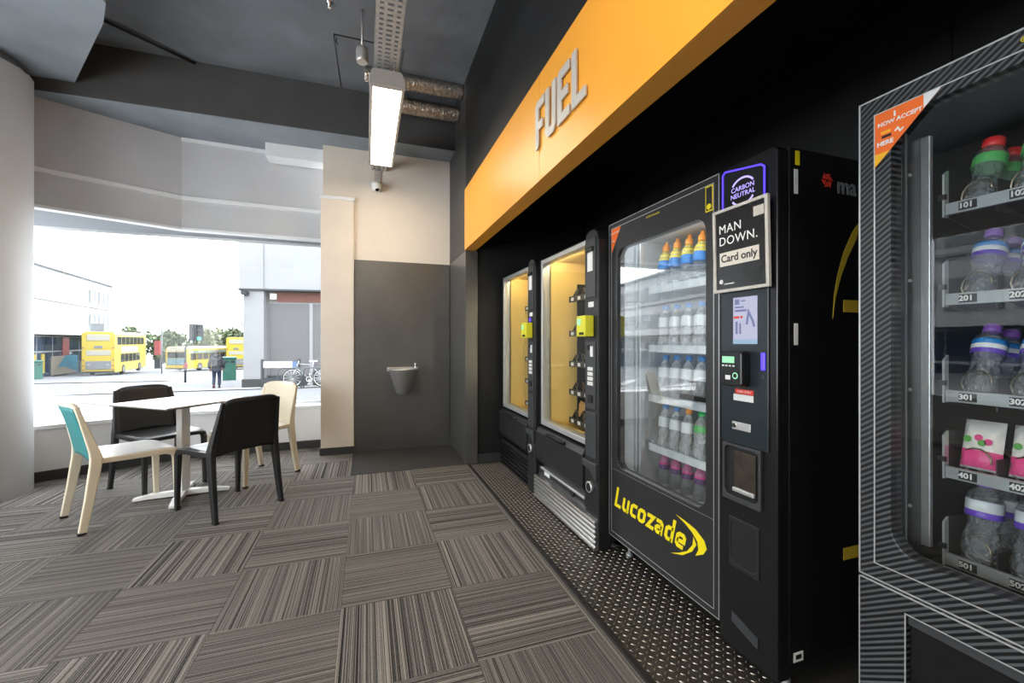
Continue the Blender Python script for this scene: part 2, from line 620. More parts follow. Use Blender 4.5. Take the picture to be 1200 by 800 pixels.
def stroke(mb, pts, wd, a, b, fn, closed=False):
    """thick mitred polyline in (p,q), extruded from a to b"""
    P = [Vector((p[0], p[1])) for p in pts]
    n = len(P)
    L, Rr = [], []
    for i in range(n):
        if closed or 0 < i < n - 1:
            d0 = (P[i] - P[i - 1]).normalized()
            d1 = (P[(i + 1) % n] - P[i]).normalized()
        elif i == 0:
            d0 = d1 = (P[1] - P[0]).normalized()
        else:
            d0 = d1 = (P[-1] - P[-2]).normalized()
        t = (d0 + d1)
        t = t.normalized() if t.length > 1e-6 else d0
        nn = Vector((-t.y, t.x))
        k = wd / 2 / max(0.35, nn.dot(Vector((-d0.y, d0.x))))
        L.append(P[i] + nn * k)
        Rr.append(P[i] - nn * k)
    m = n if closed else n - 1
    for i in range(m):
        j = (i + 1) % n
        mb.prism([tuple(Rr[i]), tuple(Rr[j]), tuple(L[j]), tuple(L[i])], a, b, fn)


def text_mesh(name, txt, size, m, ext=0.0008, bold=0.0, sx=1.0, align='CENTER', spacing=1.0):
    cu = bpy.data.curves.new(name, 'FONT')
    cu.body = txt
    cu.size = size
    cu.extrude = ext
    cu.offset = bold
    cu.align_x = align
    cu.align_y = 'CENTER'
    cu.resolution_u = 3
    cu.space_character = spacing
    o = bpy.data.objects.new(name, cu)
    COL.objects.link(o)
    bpy.context.view_layer.update()
    me = bpy.data.meshes.new_from_object(o)
    bpy.data.objects.remove(o)
    bpy.data.curves.remove(cu)
    for v in me.vertices:
        v.co.x *= sx
    me.materials.clear()
    me.materials.append(MATS[m])
    return me


FRONT = Matrix(((1, 0, 0), (0, 0, -1), (0, 1, 0))).to_4x4()      # text plane x-z seen from -y


def text(name, txt, size, m, parent, loc, rot=FRONT, roll=0.0, **k):
    o = bpy.data.objects.new(name, text_mesh(name, txt, size, m, **k))
    COL.objects.link(o)
    o.parent = parent
    o.matrix_local = Matrix.Translation(loc) @ rot @ Matrix.Rotation(roll, 4, 'Z')
    return o


ORD = ['first', 'second', 'third', 'fourth', 'fifth', 'sixth', 'seventh', 'eighth', 'ninth']

# ------------------------------------------------------------------ the room
CEIL = 3.72
floor = struct(box('floor', 'slab', (-4.0, 2.3, -3.2, 5.6, -0.12, -0.008)), 'floor of striped carpet tiles and dark tread plate')
TX, TY = -0.106, 2.04
tile_me = MB().box(-0.2492, 0.2492, -0.2492, 0.2492, -0.008, 0.0).mesh('carpet_tile', 'carpet')



for i in range(-8, 2):
    for j in range(-11, 7):
        cx, cy = TX + 0.5 * i + 0.25, TY + 0.5 * j + 0.25
        if cy > 5.3 or (i >= 0 and cy > 4.2):
            continue
        o = bpy.data.objects.new('carpet_tile', tile_me)
        o.location = (cx, cy, random.uniform(-0.0006, 0.0006))
        if (i + j) % 2 == 0:
            o.rotation_euler.z = R(90)
        COL.objects.link(o)
        o.parent = floor
fill = box('carpet_edge_strip', 'carpet', (0.8945, 0.925, -3.2, 4.04, -0.008, 0.0), floor)
tp = box('tread_plate', 'tread', (0.945, 2.25, -3.2, 4.06, -0.008, 0.0), floor)
box('threshold_strip', 'rubber', (0.922, 0.948, -3.2, 4.06, -0.008, 0.006), floor, 0.003)
tb = MB()
p = 0.0265
nx = int((1.42 - 0.955) / p)
for a in range(nx):
    for b in range(int((4.03 + 0.4) / p)):
        x, y = 0.962 + a * p, -0.4 + b * p
        if x > 1.40:
            continue
        sgn = 1 if (a + b) % 2 else -1
        dx, dy = 0.0095 * 0.707, 0.0095 * 0.707 * sgn
        ex, ey = -0.0032 * 0.707 * sgn, 0.0032 * 0.707
        tb.add([(x - dx, y - dy, 0), (x + ex, y + ey, 0), (x + dx, y + dy, 0), (x - ex, y - ey, 0),
                (x - dx * 0.7, y - dy * 0.7, 0.0022), (x + ex * 0.5, y + ey * 0.5, 0.0026),
                (x + dx * 0.7, y + dy * 0.7, 0.0022), (x - ex * 0.5, y - ey * 0.5, 0.0026)],
               [(4, 5, 6, 7), (0, 1, 5, 4), (1, 2, 6, 5), (2, 3, 7, 6), (3, 0, 4, 7)])
o = tb.build('tread_bars', 'tread_bar', floor)
o['kind'] = 'stuff'
box('entrance_mat', 'mat_dark', (-0.115, 0.905, 4.045, 4.88, -0.008, 0.003), floor, 0.002)
box('mat_edge', 'rubber', (-0.135, -0.115, 4.045, 4.86, -0.008, 0.005), floor)

# ceiling: slab, beam, lowered soffits
ceil = struct(box('ceiling', 'ceil', (-4.0, 1.1, -3.2, 4.62, CEIL, CEIL + 0.12)), 'dark grey concrete ceiling')
box('beam', 'beam', (-4.0, 0.91, 4.58, 4.90, 3.255, CEIL), ceil)
box('soffit', 'ceil_light', (-4.0, 0.91, 4.581, 5.75, 3.25, 3.262), ceil)
sp = MB()
sp.prism([(-3.95, 4.575), (-2.315, 4.575), (-1.70, 3.66), (-1.585, 3.44), (-1.585, 0.9), (0.2, -3.2), (-3.95, -3.2)], 3.36, CEIL - 0.002)
sp.build('lowered_soffit', 'ceil_light', ceil)
# formwork joints and hatch lines
for a, b in (((-0.255, 3.80), (0.06, 3.80)), ((-0.255, 3.80), (-0.235, 4.57))):
    MB().bar((*a, CEIL - 0.002), (*b, CEIL - 0.002), 0.008, 0.008, side=(0, 0, 1)).build('hatch_joint', 'black_satin', ceil)
box('ceiling_hatch', 'ceil', (-0.248, 0.30, 3.806, 4.57, CEIL - 0.006, CEIL), ceil)
for x, y in ((-0.25, 3.80), (-0.235, 3.83)):
    MB().tube([(x, y, CEIL), (x, y, CEIL - 0.05), (x + 0.012, y, CEIL - 0.062)], 0.004, 6).build('hook', 'black_satin', ceil)
k = MB().tube([(-2.1, 4.08, 3.70), (-1.75, 4.34, 3.695), (-1.47, 4.575, 3.70)], 0.012, 8).build('ceiling_cable', 'rubber')
tag(k, 'thin black cable running along the concrete ceiling at upper left', 'cable')
sr = empty('sprinkler_head', (-0.262, 3.46, CEIL))
MB().lathe([(0.022, 0.0), (0.022, -0.004), (0.009, -0.006), (0.008, -0.03)], n=12).build('escutcheon', 'chrome', sr)
MB().lathe([(0.012, -0.036), (0.013, -0.040), (0.004, -0.03)], n=12).build('deflector', 'chrome', sr)
tag(sr, 'small chrome sprinkler head on the dark ceiling', 'sprinkler')

# back wall with the drinking fountain
YB = 4.88
wb = struct(box('wall_back', 'wall_cream', (-0.43, 0.91, YB, YB + 0.2, 0.0, 3.25)), 'cream back wall')
box('pilaster', 'wall_cream', (-0.45, -0.128, YB - 0.035, YB + 0.9, 0.0, 2.68), wb, 0.003)
box('pilaster_cap', 'ledge_white', (-0.462, -0.118, YB - 0.045, YB + 0.02, 2.68, 2.715), wb, 0.003)
box('metal_panel', 'panel_grey', (-0.122, 0.905, YB - 0.012, YB, 0.0, 2.065), wb, 0.002)
struct(box('baseboard_back', 'skirting', (-0.46, -0.122, YB - 0.05, YB - 0.035, 0.0, 0.075), None, 0.002), 'black skirting on the cream pilaster')

# right wall: upper black wall, alcove return, recess for the machines
wr = struct(box('wall_right', 'wall_black', (0.91, 1.02, -3.2, 4.05, 2.62, CEIL)), 'black wall above the orange fascia')
box('alcove_upper_wall', 'wall_dark', (0.91, 1.02, 4.05, YB + 0.2, 2.075, CEIL), wr)
box('alcove_panel', 'panel_grey', (0.908, 1.02, 4.05, YB, 0.0, 2.07), wr, 0.002)
box('panel_joint', 'black_satin', (0.905, 0.909, 4.84, 4.848, 0.0, 2.07), wr)
box('panel_end', 'panel_grey', (0.905, 1.024, 4.035, 4.05, 0.0, 2.062), wr, 0.002)
rec = struct(box('wall_recess', 'wall_black', (2.22, 2.32, -3.2, 4.2, 0.0, 2.75)), 'black wall behind the vending machines')
box('recess_end', 'wall_black', (1.02, 2.22, 4.06, 4.2, 0.0, 2.75), rec)
box('recess_ceiling', 'wall_black', (1.0, 2.22, -3.2, 4.06, 2.64, 2.75), rec)
for y in (3.1, 1.05, -0.9):
    box('panel_seam', 'black_deep', (2.214, 2.22, y - 0.004, y + 0.004, 0.0, 2.64), rec)
struct(box('baseboard_recess', 'skirting', (1.024, 2.2, 4.045, 4.06, 0.0, 0.085), None, 0.002), 'dark skirting at the end of the machine recess')

# room behind the camera and at the left (glazed side)
struct(box('wall_rear', 'wall_white', (-4.0, 2.3, -3.32, -3.2, 0.0, CEIL)), 'white wall at the rear of the room')
wl = struct(box('wall_left', 'wall_white', (-3.72, -3.6, -3.2, 4.4, 0.0, 0.5)), 'white wall under the side window')
box('upper_wall', 'wall_white', (-3.72, -3.6, -3.2, 4.4, 2.45, CEIL), wl)
box('wall_end', 'wall_white', (-3.72, -3.6, -3.2, -2.4, 0.5, 2.45), wl)
box('wall_end', 'wall_white', (-3.72, -3.6, 3.2, 4.4, 0.5, 2.45), wl)
w2 = struct(empty('window_2', (-3.66, 0.4, 0)), 'large side window')
for y in (-2.8, -0.93, 0.93, 2.8):
    box('window_frame', 'alu', (-0.03, 0.03, y - 0.03, y + 0.03, 0.5, 2.45), w2)
for z in (0.53, 2.42):
    box('window_frame', 'alu', (-0.03, 0.03, -2.8, 2.8, z - 0.03, z + 0.03), w2)
for y in (-1.865, 0.0, 1.865):
    box('window_pane', 'pane', (-0.004, 0.004, y - 0.9, y + 0.9, 0.56, 2.39), w2)

# angled window wall: low white wall, sill, bulkhead with two ledges
C0, C1, C2 = (-3.62, 4.17), (-1.77, 5.17), (-0.44, 5.25)


def along(a, b, off):
    d = Vector((b[0] - a[0], b[1] - a[1])).normalized()
    n = Vector((d.y, -d.x))
    return [(a[0] + n.x * off, a[1] + n.y * off), (b[0] + n.x * off, b[1] + n.y * off)]


def strip(name, m, parent, z0, z1, o0, o1, bevel=0.0, pts=(C0, C1, C2)):
    """wall strip that follows the bent window wall, between offsets o0 (out) and o1 (towards the room)"""
    def mitre(off):
        a = along(pts[0], pts[1], off)
        b = along(pts[1], pts[2], off)
        return [a[0], ((a[1][0] + b[0][0]) / 2, (a[1][1] + b[0][1]) / 2), b[1]]
    A, B = mitre(o0), mitre(o1)
    for k in (0, 1):
        MB().prism([A[k], A[k + 1], B[k + 1], B[k]], z0, z1).build(name, m, parent, bevel)


ww = struct(empty('wall_window', (0, 0, 0)), 'white and grey wall that bends around the shop window')
strip('low_wall', 'wall_white', ww, 0.0, 0.44, -0.08, 0.0)
MB().prism([(-3.7, 5.44), (-3.62, 4.15), (-1.764, 5.145), (-0.44, 5.225), (-0.44, 5.44)], 0.44, 0.475).build('sill', 'ledge_white', ww, 0.004)
strip('bulkhead', 'bulkhead', ww, 2.655, 3.25, -0.08, 0.0)
strip('bulkhead_lower', 'bulkhead', ww, 2.34, 2.625, -0.08, -0.012)
strip('ledge', 'ledge_white', ww, 2.622, 2.66, -0.08, 0.022, 0.004)
strip('ledge', 'ledge_white', ww, 2.315, 2.342, -0.08, 0.018, 0.004)
MB().prism([(-3.7, 5.5), (-3.62, 4.2), (-1.772, 5.2), (-0.44, 5.28), (-0.44, 5.5)], 2.318, 2.345).build('head_soffit', 'soffit_grey', ww)
box('boxed_pipe', 'ledge_white', (-0.99, -0.43, 5.0, 5.2, 3.11, 3.25), ww, 0.003)
strip('gap_light_strip', 'ledge_white', ww, 3.215, 3.25, 0.0, 0.012, 0.0, ((-1.77, 5.17), (-1.5, 5.186), (-0.99, 5.217)))  # white strip stands in for light coming through a gap above the bulkhead
struct(empty('baseboard_window'), 'dark skirting under the shop window')
strip('baseboard_board', 'skirting', bpy.data.objects['baseboard_window'], 0.0, 0.085, 0.0, 0.014, 0.002)
box('jamb', 'wall_cream', (-0.45, -0.42, 5.0, 5.6, 0.475, 2.34), ww)

w1 = struct(empty('window_1', (0, 5.46, 0)), 'large shop window onto the street')
box('window_frame', 'alu', (-3.7, -0.43, -0.02, 0.03, 0.475, 0.50), w1)
box('window_frame', 'alu', (-3.7, -0.43, -0.02, 0.03, 2.295, 2.33), w1)
box('window_frame', 'alu', (-0.47, -0.44, -0.02, 0.03, 0.5, 2.295), w1)
box('window_pane', 'pane', (-3.69, -1.92, 0.0, 0.008, 0.50, 2.295), w1)
box('window_pane', 'pane', (-1.914, -0.47, 0.0, 0.008, 0.50, 2.295), w1)

# round column
cl = struct(empty('column', (-2.86, 4.36, 0)), 'round white clad column beside the window')
MB().lathe([(0.352, 0.0), (0.352, 3.262), (0.345, 3.268), (0.332, 3.268)], n=64).build('cladding', 'column_white', cl)
MB().lathe([(0.30, 3.1), (0.30, 3.36)], n=32).build('core', 'ceil_light', cl)
jag = MB()
random.seed(3)
ring = []
for k in range(48):
    a = 2 * math.pi * k / 48
    ring.append((0.3525 * math.cos(a), 0.3525 * math.sin(a), 3.262 + random.uniform(0.006, 0.03)))
jag.add([(x * 1.0, y, 3.255) for x, y, z in ring] + ring + [(x * .97, y * .97, 3.255) for x, y, z in ring] + [(x * .97, y * .97, z) for x, y, z in ring],
        sum([[(k, (k + 1) % 48, 48 + (k + 1) % 48, 48 + k), (96 + k, 144 + k, 144 + (k + 1) % 48, 96 + (k + 1) % 48),
              (48 + k, 48 + (k + 1) % 48, 144 + (k + 1) % 48, 144 + k)] for k in range(48)], []), True)
jag.build('torn_edge', 'ledge_white', cl)

# ------------------------------------------------------------------ fascia sign
fs = empty('fascia_sign', (0.895, 0, 0))
for a, b in ((4.035, 2.162), (2.158, 0.302), (0.298, -1.6), (-1.604, -3.19)):
    box('fascia_panel', 'orange', (0.0, 0.012, b, a, 2.065, 2.645), fs, 0.001)
box('fascia_underside', 'orange', (0.012, 0.104, -3.19, 4.035, 2.065, 2.077), fs)
box('fascia_back', 'black_satin', (0.012, 0.104, -3.19, 4.03, 2.077, 2.62), fs)
SF = lambda p, q, t: (-t, 2.185 - p, 2.235 + q)      # sign face: p runs to the right, q up, t towards the room
H = 0.255


def polyletter(name, pts, t0=0.006, t1=0.014):
    return MB().prism(pts, t0, t1, SF).build(name, 'letter_silver', fs)


polyletter('letter_f', [(0.0, 0.0), (0.028, 0.0), (0.045, 0.018), (0.045, 0.095), (0.098, 0.095), (0.098, 0.14), (0.045, 0.14),
                        (0.045, 0.21), (0.122, 0.21), (0.122, 0.255), (0.022, 0.255), (0.0, 0.233)])
polyletter('letter_u', [(0.138, 0.255), (0.138, 0.03), (0.168, 0.0), (0.235, 0.0), (0.265, 0.03), (0.265, 0.255), (0.220, 0.255),
                        (0.220, 0.045), (0.183, 0.045), (0.183, 0.255)])
polyletter('letter_e', [(0.285, 0.0), (0.415, 0.0), (0.415, 0.045), (0.33, 0.045), (0.33, 0.105), (0.398, 0.105), (0.398, 0.15),
                        (0.33, 0.15), (0.33, 0.21), (0.415, 0.21), (0.415, 0.255), (0.305, 0.255), (0.285, 0.235)])
polyletter('letter_l', [(0.438, 0.0), (0.568, 0.0), (0.568, 0.045), (0.483, 0.045), (0.483, 0.255), (0.438, 0.255)])
tag(fs, 'orange fascia sign with raised silver FUEL letters above the vending machines', 'sign')

# ------------------------------------------------------------------ ceiling services
ct = empty('cable_tray', (0.13, 0, 3.05))
m = MB()
for x in (-0.0685, -0.0265, 0.0265, 0.0685):
    m.box(x - 0.0095, x + 0.0095, -3.0, 4.87, 0, 0.002)
y = -3.0
while y < 4.87:
    m.box(-0.07, 0.07, y, y + 0.022, 0.0002, 0.0018)
    y += 0.042
m.build('perforated_base', 'galv', ct)
for sx in (-1, 1):
    box('tray_side', 'galv', (sx * 0.078 - 0.0015, sx * 0.078 + 0.0015, -3.0, 4.87, 0.0, 0.05), ct)
for y in (-2.0, 0.2, 2.0, 3.4):
    MB().tube([(-0.07, y, 0.0), (-0.07, y, CEIL - 3.05)], 0.005, 6).build('hanger_rod', 'galv', ct)
    MB().tube([(0.07, y, 0.0), (0.07, y, CEIL - 3.05)], 0.005, 6).build('hanger_rod', 'galv', ct)
tag(ct, 'long perforated galvanised cable tray hung below the dark ceiling', 'cable tray')


def batten(loc, label):
    r = empty('batten_light', loc)
    L = 0.67
    MB().prism([(-0.115, 0.0), (-0.115, 0.05), (-0.09, 0.105), (0.09, 0.105), (0.115, 0.05), (0.115, 0.0)], -L, L,
               lambda p, q, t: (p, t, q + 0.002)).build('housing', 'lamp_body', r, 0.004)
    for s in (-1, 1):
        MB().prism([(-0.119, 0.0), (-0.119, 0.055), (-0.092, 0.112), (0.092, 0.112), (0.119, 0.055), (0.119, 0.0)], s * L, s * (L + 0.025),
                   lambda p, q, t: (p, t, q)).build('end_cap', 'lamp_body', r, 0.004)
    box('diffuser', 'lamp_glow', (-0.092, 0.092, -L + 0.012, L - 0.012, 0.0, 0.004), r)
    for s in (-1, 1):
        box('bracket', 'galv', (-0.03, 0.03, s * 0.4 - 0.02, s * 0.4 + 0.02, 0.12, 0.152), r)
    return tag(r, label, 'ceiling light', 'batten lights under the cable tray')


batten((0.135, 3.675, 2.898), 'glowing batten light under the cable tray near the back wall')
batten((0.135, 0.55, 2.898), 'glowing batten light under the cable tray nearest the vending machines')
batten((0.135, -1.9, 2.898), 'glowing batten light under the cable tray at the rear of the room')

for (y, z, rr, x0, lb) in ((4.19, 3.67, 0.072, -0.02, 'upper crinkled foil duct between cable tray and black wall'),
                           (4.36, 3.53, 0.075, 0.03, 'lower crinkled foil duct between cable tray and black wall')):
    pr = []
    nseg = 44
    for k in range(nseg + 1):
        pr.append((rr * (1.0 + (0.05 if k % 2 else -0.04) + random.uniform(-0.02, 0.02)), (0.91 - x0) * k / nseg))
    d = MB().lathe(pr, (x0, y, z), 20, 'x').build('foil_duct', 'foil')
    tag(d, lb, 'duct', 'foil ducts')
cn = MB()
cn.lathe([(0.04, 0.0), (0.045, 0.02), (0.045, 0.09), (0.04, 0.11)], (-0.03, 3.46, 3.32), 14)
cn.tube([(-0.03, 3.46, 3.43), (-0.03, 3.46, CEIL)], 0.008, 8)
tag(cn.build('conduit_box', 'galv'), 'small round metal conduit box beside the cable tray', 'conduit box')

cd = empty('dome_camera', (0.105, YB, 2.86))
box('mount', 'white_plastic', (-0.045, 0.045, -0.03, 0.0, -0.045, 0.045), cd, 0.006)
MB().lathe([(0.0, -0.062), (0.03, -0.055), (0.046, -0.035), (0.05, 0.0), (0.05, 0.02), (0.04, 0.03)], (0, -0.075, 0.0), 20).build('housing', 'white_plastic', cd)
MB().lathe([(0.0, -0.07), (0.018, -0.064), (0.027, -0.052), (0.030, -0.03)], (0.004, -0.088, 0.004), 16).build('lens_dome', 'black_gloss', cd)
MB().tube([(0.05, -0.06, 0.0), (0.09, -0.05, -0.01), (0.10, -0.02, -0.008), (0.10, 0.0, 0.0)], 0.006, 6).build('cable', 'white_plastic', cd)
box('tray_bracket', 'galv', (-0.02, 0.045, -0.014, -0.004, 0.03, 0.186), cd)
tag(cd, 'small white dome security camera on the back wall', 'camera')

# drinking fountain
df = empty('drinking_fountain', (0.385, YB - 0.012, 0))
m = MB()


def basin_ring(wd, dp, z, n=20):
    pts = []
    for k in range(n + 1):
        a = math.pi * k / n
        pts.append((-wd / 2 * math.cos(a), -dp * math.sin(a) ** 0.7, z))
    return pts


rings = [basin_ring(0.13, 0.15, 0.615), basin_ring(0.15, 0.17, 0.62), basin_ring(0.30, 0.25, 0.87), basin_ring(0.335, 0.272, 0.885),
         basin_ring(0.335, 0.272, 0.893), basin_ring(0.29, 0.235, 0.893), basin_ring(0.20, 0.17, 0.85), basin_ring(0.06, 0.06, 0.835)]
n = len(rings[0])
v = sum(rings, [])
f = []
for i in range(len(rings) - 1):
    for k in range(n - 1):
        f.append((i * n + k, i * n + k + 1, (i + 1) * n + k + 1, (i + 1) * n + k))
f.append(tuple(range(n)))
f.append(tuple((len(rings) - 1) * n + k for k in range(n)))
m.add(v, f, True)
m.build('basin', 'brushed', df)
MB().lathe([(0.02, 0), (0.02, 0.004), (0.006, 0.004)], (-0.02, -0.06, 0.838), 12).build('drain', 'chrome', df)
MB().lathe([(0.018, 0.0), (0.018, 0.02), (0.012, 0.028), (0.012, 0.04), (0.018, 0.046), (0.014, 0.058)], (0.13, -0.06, 0.893), 14).build('spout', 'chrome', df)
box('back_plate', 'steel', (-0.168, 0.168, -0.006, 0.0, 0.86, 0.905), df, 0.002)
tag(df, 'small stainless steel drinking fountain on the dark grey wall panel', 'fountain')

# ------------------------------------------------------------------ vending machines
MR = R(-90)


def cabinet(r, W, D, H, x0, x1, z0, z1, inner, side='machine_side', base=0.06, foot=0.0):
    """hollow cabinet: outer shell and a lined interior open to the front"""
    t = 0.02
    box('cabinet_side', side, (0, t, 0.05, D, base, H), r, 0.003)
    box('cabinet_side', side, (W - t, W, 0.05, D, base, H), r, 0.003)
    box('cabinet_top', side, (t, W - t, 0.05, D, H - t, H), r, 0.003)
    box('cabinet_back', side, (t, W - t, D - t, D, base, H - t), r)
    box('cabinet_floor', side, (t, W - t, 0.05, D - t, base, base + t), r)
    box('inner_left', inner, (x0 - 0.012, x0, 0.06, D - 0.04, z0 - 0.05, z1 + 0.03), r)
    box('inner_right', inner, (x1, x1 + 0.012, 0.06, D - 0.04, z0 - 0.05, z1 + 0.03), r)
    box('inner_back', inner, (x0, x1, D - 0.05, D - 0.035, z0 - 0.05, z1 + 0.03), r)
    box('inner_ceiling', inner, (x0, x1, 0.06, D - 0.05, z1 + 0.02, z1 + 0.03), r)
    box('inner_floor', inner, (x0, x1, 0.06, D - 0.05, z0 - 0.06, z0 - 0.05), r)
    for x in (0.06, W - 0.06):
        for y in (0.10, D - 0.1):
            MB().lathe([(0.022, -foot), (0.022, 0.015 - foot), (0.010, 0.018 - foot), (0.010, base)], (x, y, 0), 10).build('foot', 'alu_dull', r)


def coil_mesh(name, rad, length, turns, wire=0.0024):
    pts = []
    n = turns * 14
    for k in range(n + 1):
        a = 2 * math.pi * k / 14
        pts.append((rad * math.cos(a), length * k / n, rad + rad * math.sin(a)))
    return MB().tube(pts, wire, 4).mesh(name, 'coil')


COIL = coil_mesh('coil', 0.036, 0.34, 7)


def internal_tube(r, x0, x1, y, z, col, power, label='interior_tube', rad=0.011):
    nm = 'tube_light_%s' % label
    if nm not in MATS:
        mat(nm, (1, 1, 1), 0.5, emit=col, es=power)
    MB().tube([(x0, y, z), (x1, y, z)], rad, 10).build(label, nm, r)


def snack_machine(yl, label, silver):
    W, D, H = 0.935, 0.86, 1.81
    r = empty('snack_machine', (1.26, yl, 0), MR)
    x0, x1, z0, z1 = 0.075, 0.765, 0.60, 1.767
    cabinet(r, W, D, H, x0, x1, z0, z1, 'warm_interior')
    # silver framed glass
    MB().frame((0.055, 0.775, 0.565, 1.795), (0.083, 0.752, 0.60, 1.765), -0.012, 0.05, 0.006).build('door_frame', 'alu', r, 0.003)
    MB().frame((0.0, 0.775, 0.56, 1.805), (0.056, 0.774, 0.566, 1.794), 0.0, 0.055, 0.004).build('door_surround', 'black_satin', r)
    box('door_glass', 'machine_glass', (0.083, 0.752, 0.008, 0.014, 0.60, 1.765), r)
    internal_tube(r, 0.12, 0.72, 0.064, 1.7805, (1.0, 0.86, 0.55), 95.0, 'warm_tube', 0.005)
    MB().tube([(0.757, 0.035, 0.65), (0.757, 0.035, 1.74)], 0.006, 8).build('warm_tube', 'tube_light_warm_tube', r)
    for zz in (0.9, 1.1, 1.3, 1.5):
        box('wall_rib', 'warm_interior', (x0, x0 + 0.004, 0.07, 0.8, zz, zz + 0.006), r)
    # payment column
    cpts = [(0.775, 0.015), (0.935, 0.015), (0.935, 1.76), (0.92, 1.81), (0.88, 1.832), (0.83, 1.832), (0.79, 1.81), (0.775, 1.76)]
    pc = MB().prism(cpts, -0.035, 0.05, lambda p, q, t: (p, t, q)).build('payment_column', 'black_satin', r, 0.008)
    box('upper_bezel', 'grey_plastic', (0.80, 0.91, -0.041, -0.034, 1.44, 1.78), pc, 0.004)
    box('display', 'print_white', (0.825, 0.885, -0.045, -0.040, 1.59, 1.70), pc, 0.012)
    box('display_hood', 'black_gloss', (0.815, 0.895, -0.055, -0.040, 1.70, 1.73), pc, 0.008)
    box('label_plate', 'print_white', (0.825, 0.885, -0.0375, -0.034, 1.385, 1.415), pc)
    rd = box('card_reader', 'yellow', (0.785, 0.89, -0.095, -0.036, 1.215, 1.335), pc, 0.006)
    box('coin_panel', 'grey_plastic', (0.80, 0.91, -0.040, -0.034, 0.80, 1.19), pc, 0.004)
    box('coin_slot', 'black_deep', (0.825, 0.85, -0.047, -0.039, 1.14, 1.165), pc)
    box('coin_plate', 'print_white', (0.855, 0.885, -0.043, -0.039, 1.10, 1.16), pc)
    for a in range(3):
        for b in range(4):
            box('key', 'print_white', (0.828 + a * 0.021, 0.844 + a * 0.021, -0.045, -0.039, 0.935 + b * 0.028, 0.956 + b * 0.028), pc)
    box('bill_mouth', 'black_deep', (0.83, 0.88, -0.05, -0.038, 0.835, 0.88), pc, 0.004)
    box('lower_bezel', 'grey_plastic', (0.80, 0.915, -0.041, -0.034, 0.52, 0.78), pc, 0.006)
    MB().prism([(0.778, 0.50), (0.932, 0.50), (0.932, 0.40), (0.855, 0.455), (0.778, 0.46)], -0.052, -0.034, lambda p, q, t: (p, t, q)).build('moulding', 'grey_plastic', pc, 0.004)
    MB().lathe([(0.030, -0.052), (0.033, -0.048), (0.033, -0.034)], (0.85, 0, 0.35), 18, 'y').build('coin_return_ring', 'alu', pc)
    MB().lathe([(0.024, -0.0535), (0.024, -0.050)], (0.853, 0, 0.35), 16, 'y').build('coin_return_cup', 'black_deep', pc)
    box('reader_screen', 'lcd', (0.80, 0.84, -0.097, -0.094, 1.28, 1.318), pc)
    box('reader_slot', 'black_deep', (0.825, 0.875, -0.098, -0.094, 1.225, 1.24), pc)
    # delivery flap and lower panels
    MB().prism([(-0.020, 0.28), (-0.045, 0.32), (-0.045, 0.51), (-0.025, 0.545), (0.05, 0.555), (0.05, 0.27)], 0.03, 0.765,
               lambda p, q, t: (t, p, q)).build('delivery_flap', 'black_satin', r, 0.006)
    box('flap_handle', 'black_gloss', (0.25, 0.52, -0.062, -0.03, 0.515, 0.535), r, 0.006)
    box('flap_lip', 'alu' if silver else 'black_satin', (0.10, 0.765, -0.034, 0.03, 0.245, 0.262), r, 0.003)
    box('lower_door', 'black_satin', (0.01, 0.77, -0.012, 0.05, 0.08, 0.245), r, 0.003)
    if not silver:
        box('status_lamp', 'neon_blue', (0.815, 0.845, -0.039, -0.034, 1.345, 1.372), pc, 0.004)
    if silver:
        box('lock_plate', 'print_white', (0.13, 0.22, -0.018, -0.010, 0.205, 0.232), r, 0.002)
        MB().lathe([(0.014, -0.03), (0.014, -0.01)], (0.60, 0, 0.215), 12, 'y').build('lock', 'black_gloss', r)
        kk = MB()
        pts = []
        for b in range(6):
            zz = 0.015 + b * 0.028
            pts += [(-0.050, zz), (-0.058, zz + 0.007), (-0.058, zz + 0.020), (-0.050, zz + 0.026)]
        kk.prism([(0.0, 0.015)] + pts + [(0.0, 0.185)], 0.02, 0.93, lambda p, q, t: (t, p, q))
        kk.build('kick_plate', 'steel', r, 0.001)
    else:
        for b in range(6):
            box('louvre', 'black_gloss', (0.02, 0.93, -0.03, 0.0, 0.02 + b * 0.034, 0.042 + b * 0.034), r, 0.003)
    box('tray_rail', 'tray_dark', (0.124, 0.129, 0.255, 0.68, 0.56, 1.62), r)
    for ti, z in enumerate((1.50, 1.245, 1.02, 0.81, 0.60)):
        t = MB()
        t.box(0.13, 0.75, 0.20, 0.66, z - 0.004, z)
        t.box(0.13, 0.75, 0.185, 0.20, z - 0.02, z + 0.022)
        tr = t.build('tray', 'tray_dark', r)
        for q in range(7):
            x = 0.13 + q * 0.1033 - (0.004 if q == 6 else 0)
            prof = [(0.20, 0.0), (0.24, 0.07), (0.30, 0.095), (0.62, 0.095), (0.62, 0.0)]
            MB().prism([(a, z + b) for a, b in prof], x, x + 0.003, lambda p, q_, t_: (t_, p, q_)).build('divider', 'tray_dark', tr)
        for q in range(6):
            c = bpy.data.objects.new('coil', COIL)
            COL.objects.link(c)
            c.parent = tr
            c.location = (0.183 + q * 0.1033, 0.21, z + 0.003)
            box('price_tag', 'print_white', (0.165 + q * 0.1033, 0.205 + q * 0.1033, 0.1835, 0.186, z - 0.012, z + 0.012), tr)
    tag(r, label, 'vending machine')
    return r


snack_machine(3.975, 'black snack vending machine with black louvred kick plate beside the alcove panel', False)
snack_machine(3.032, 'black snack vending machine with ridged silver kick plate and yellow card reader', True)


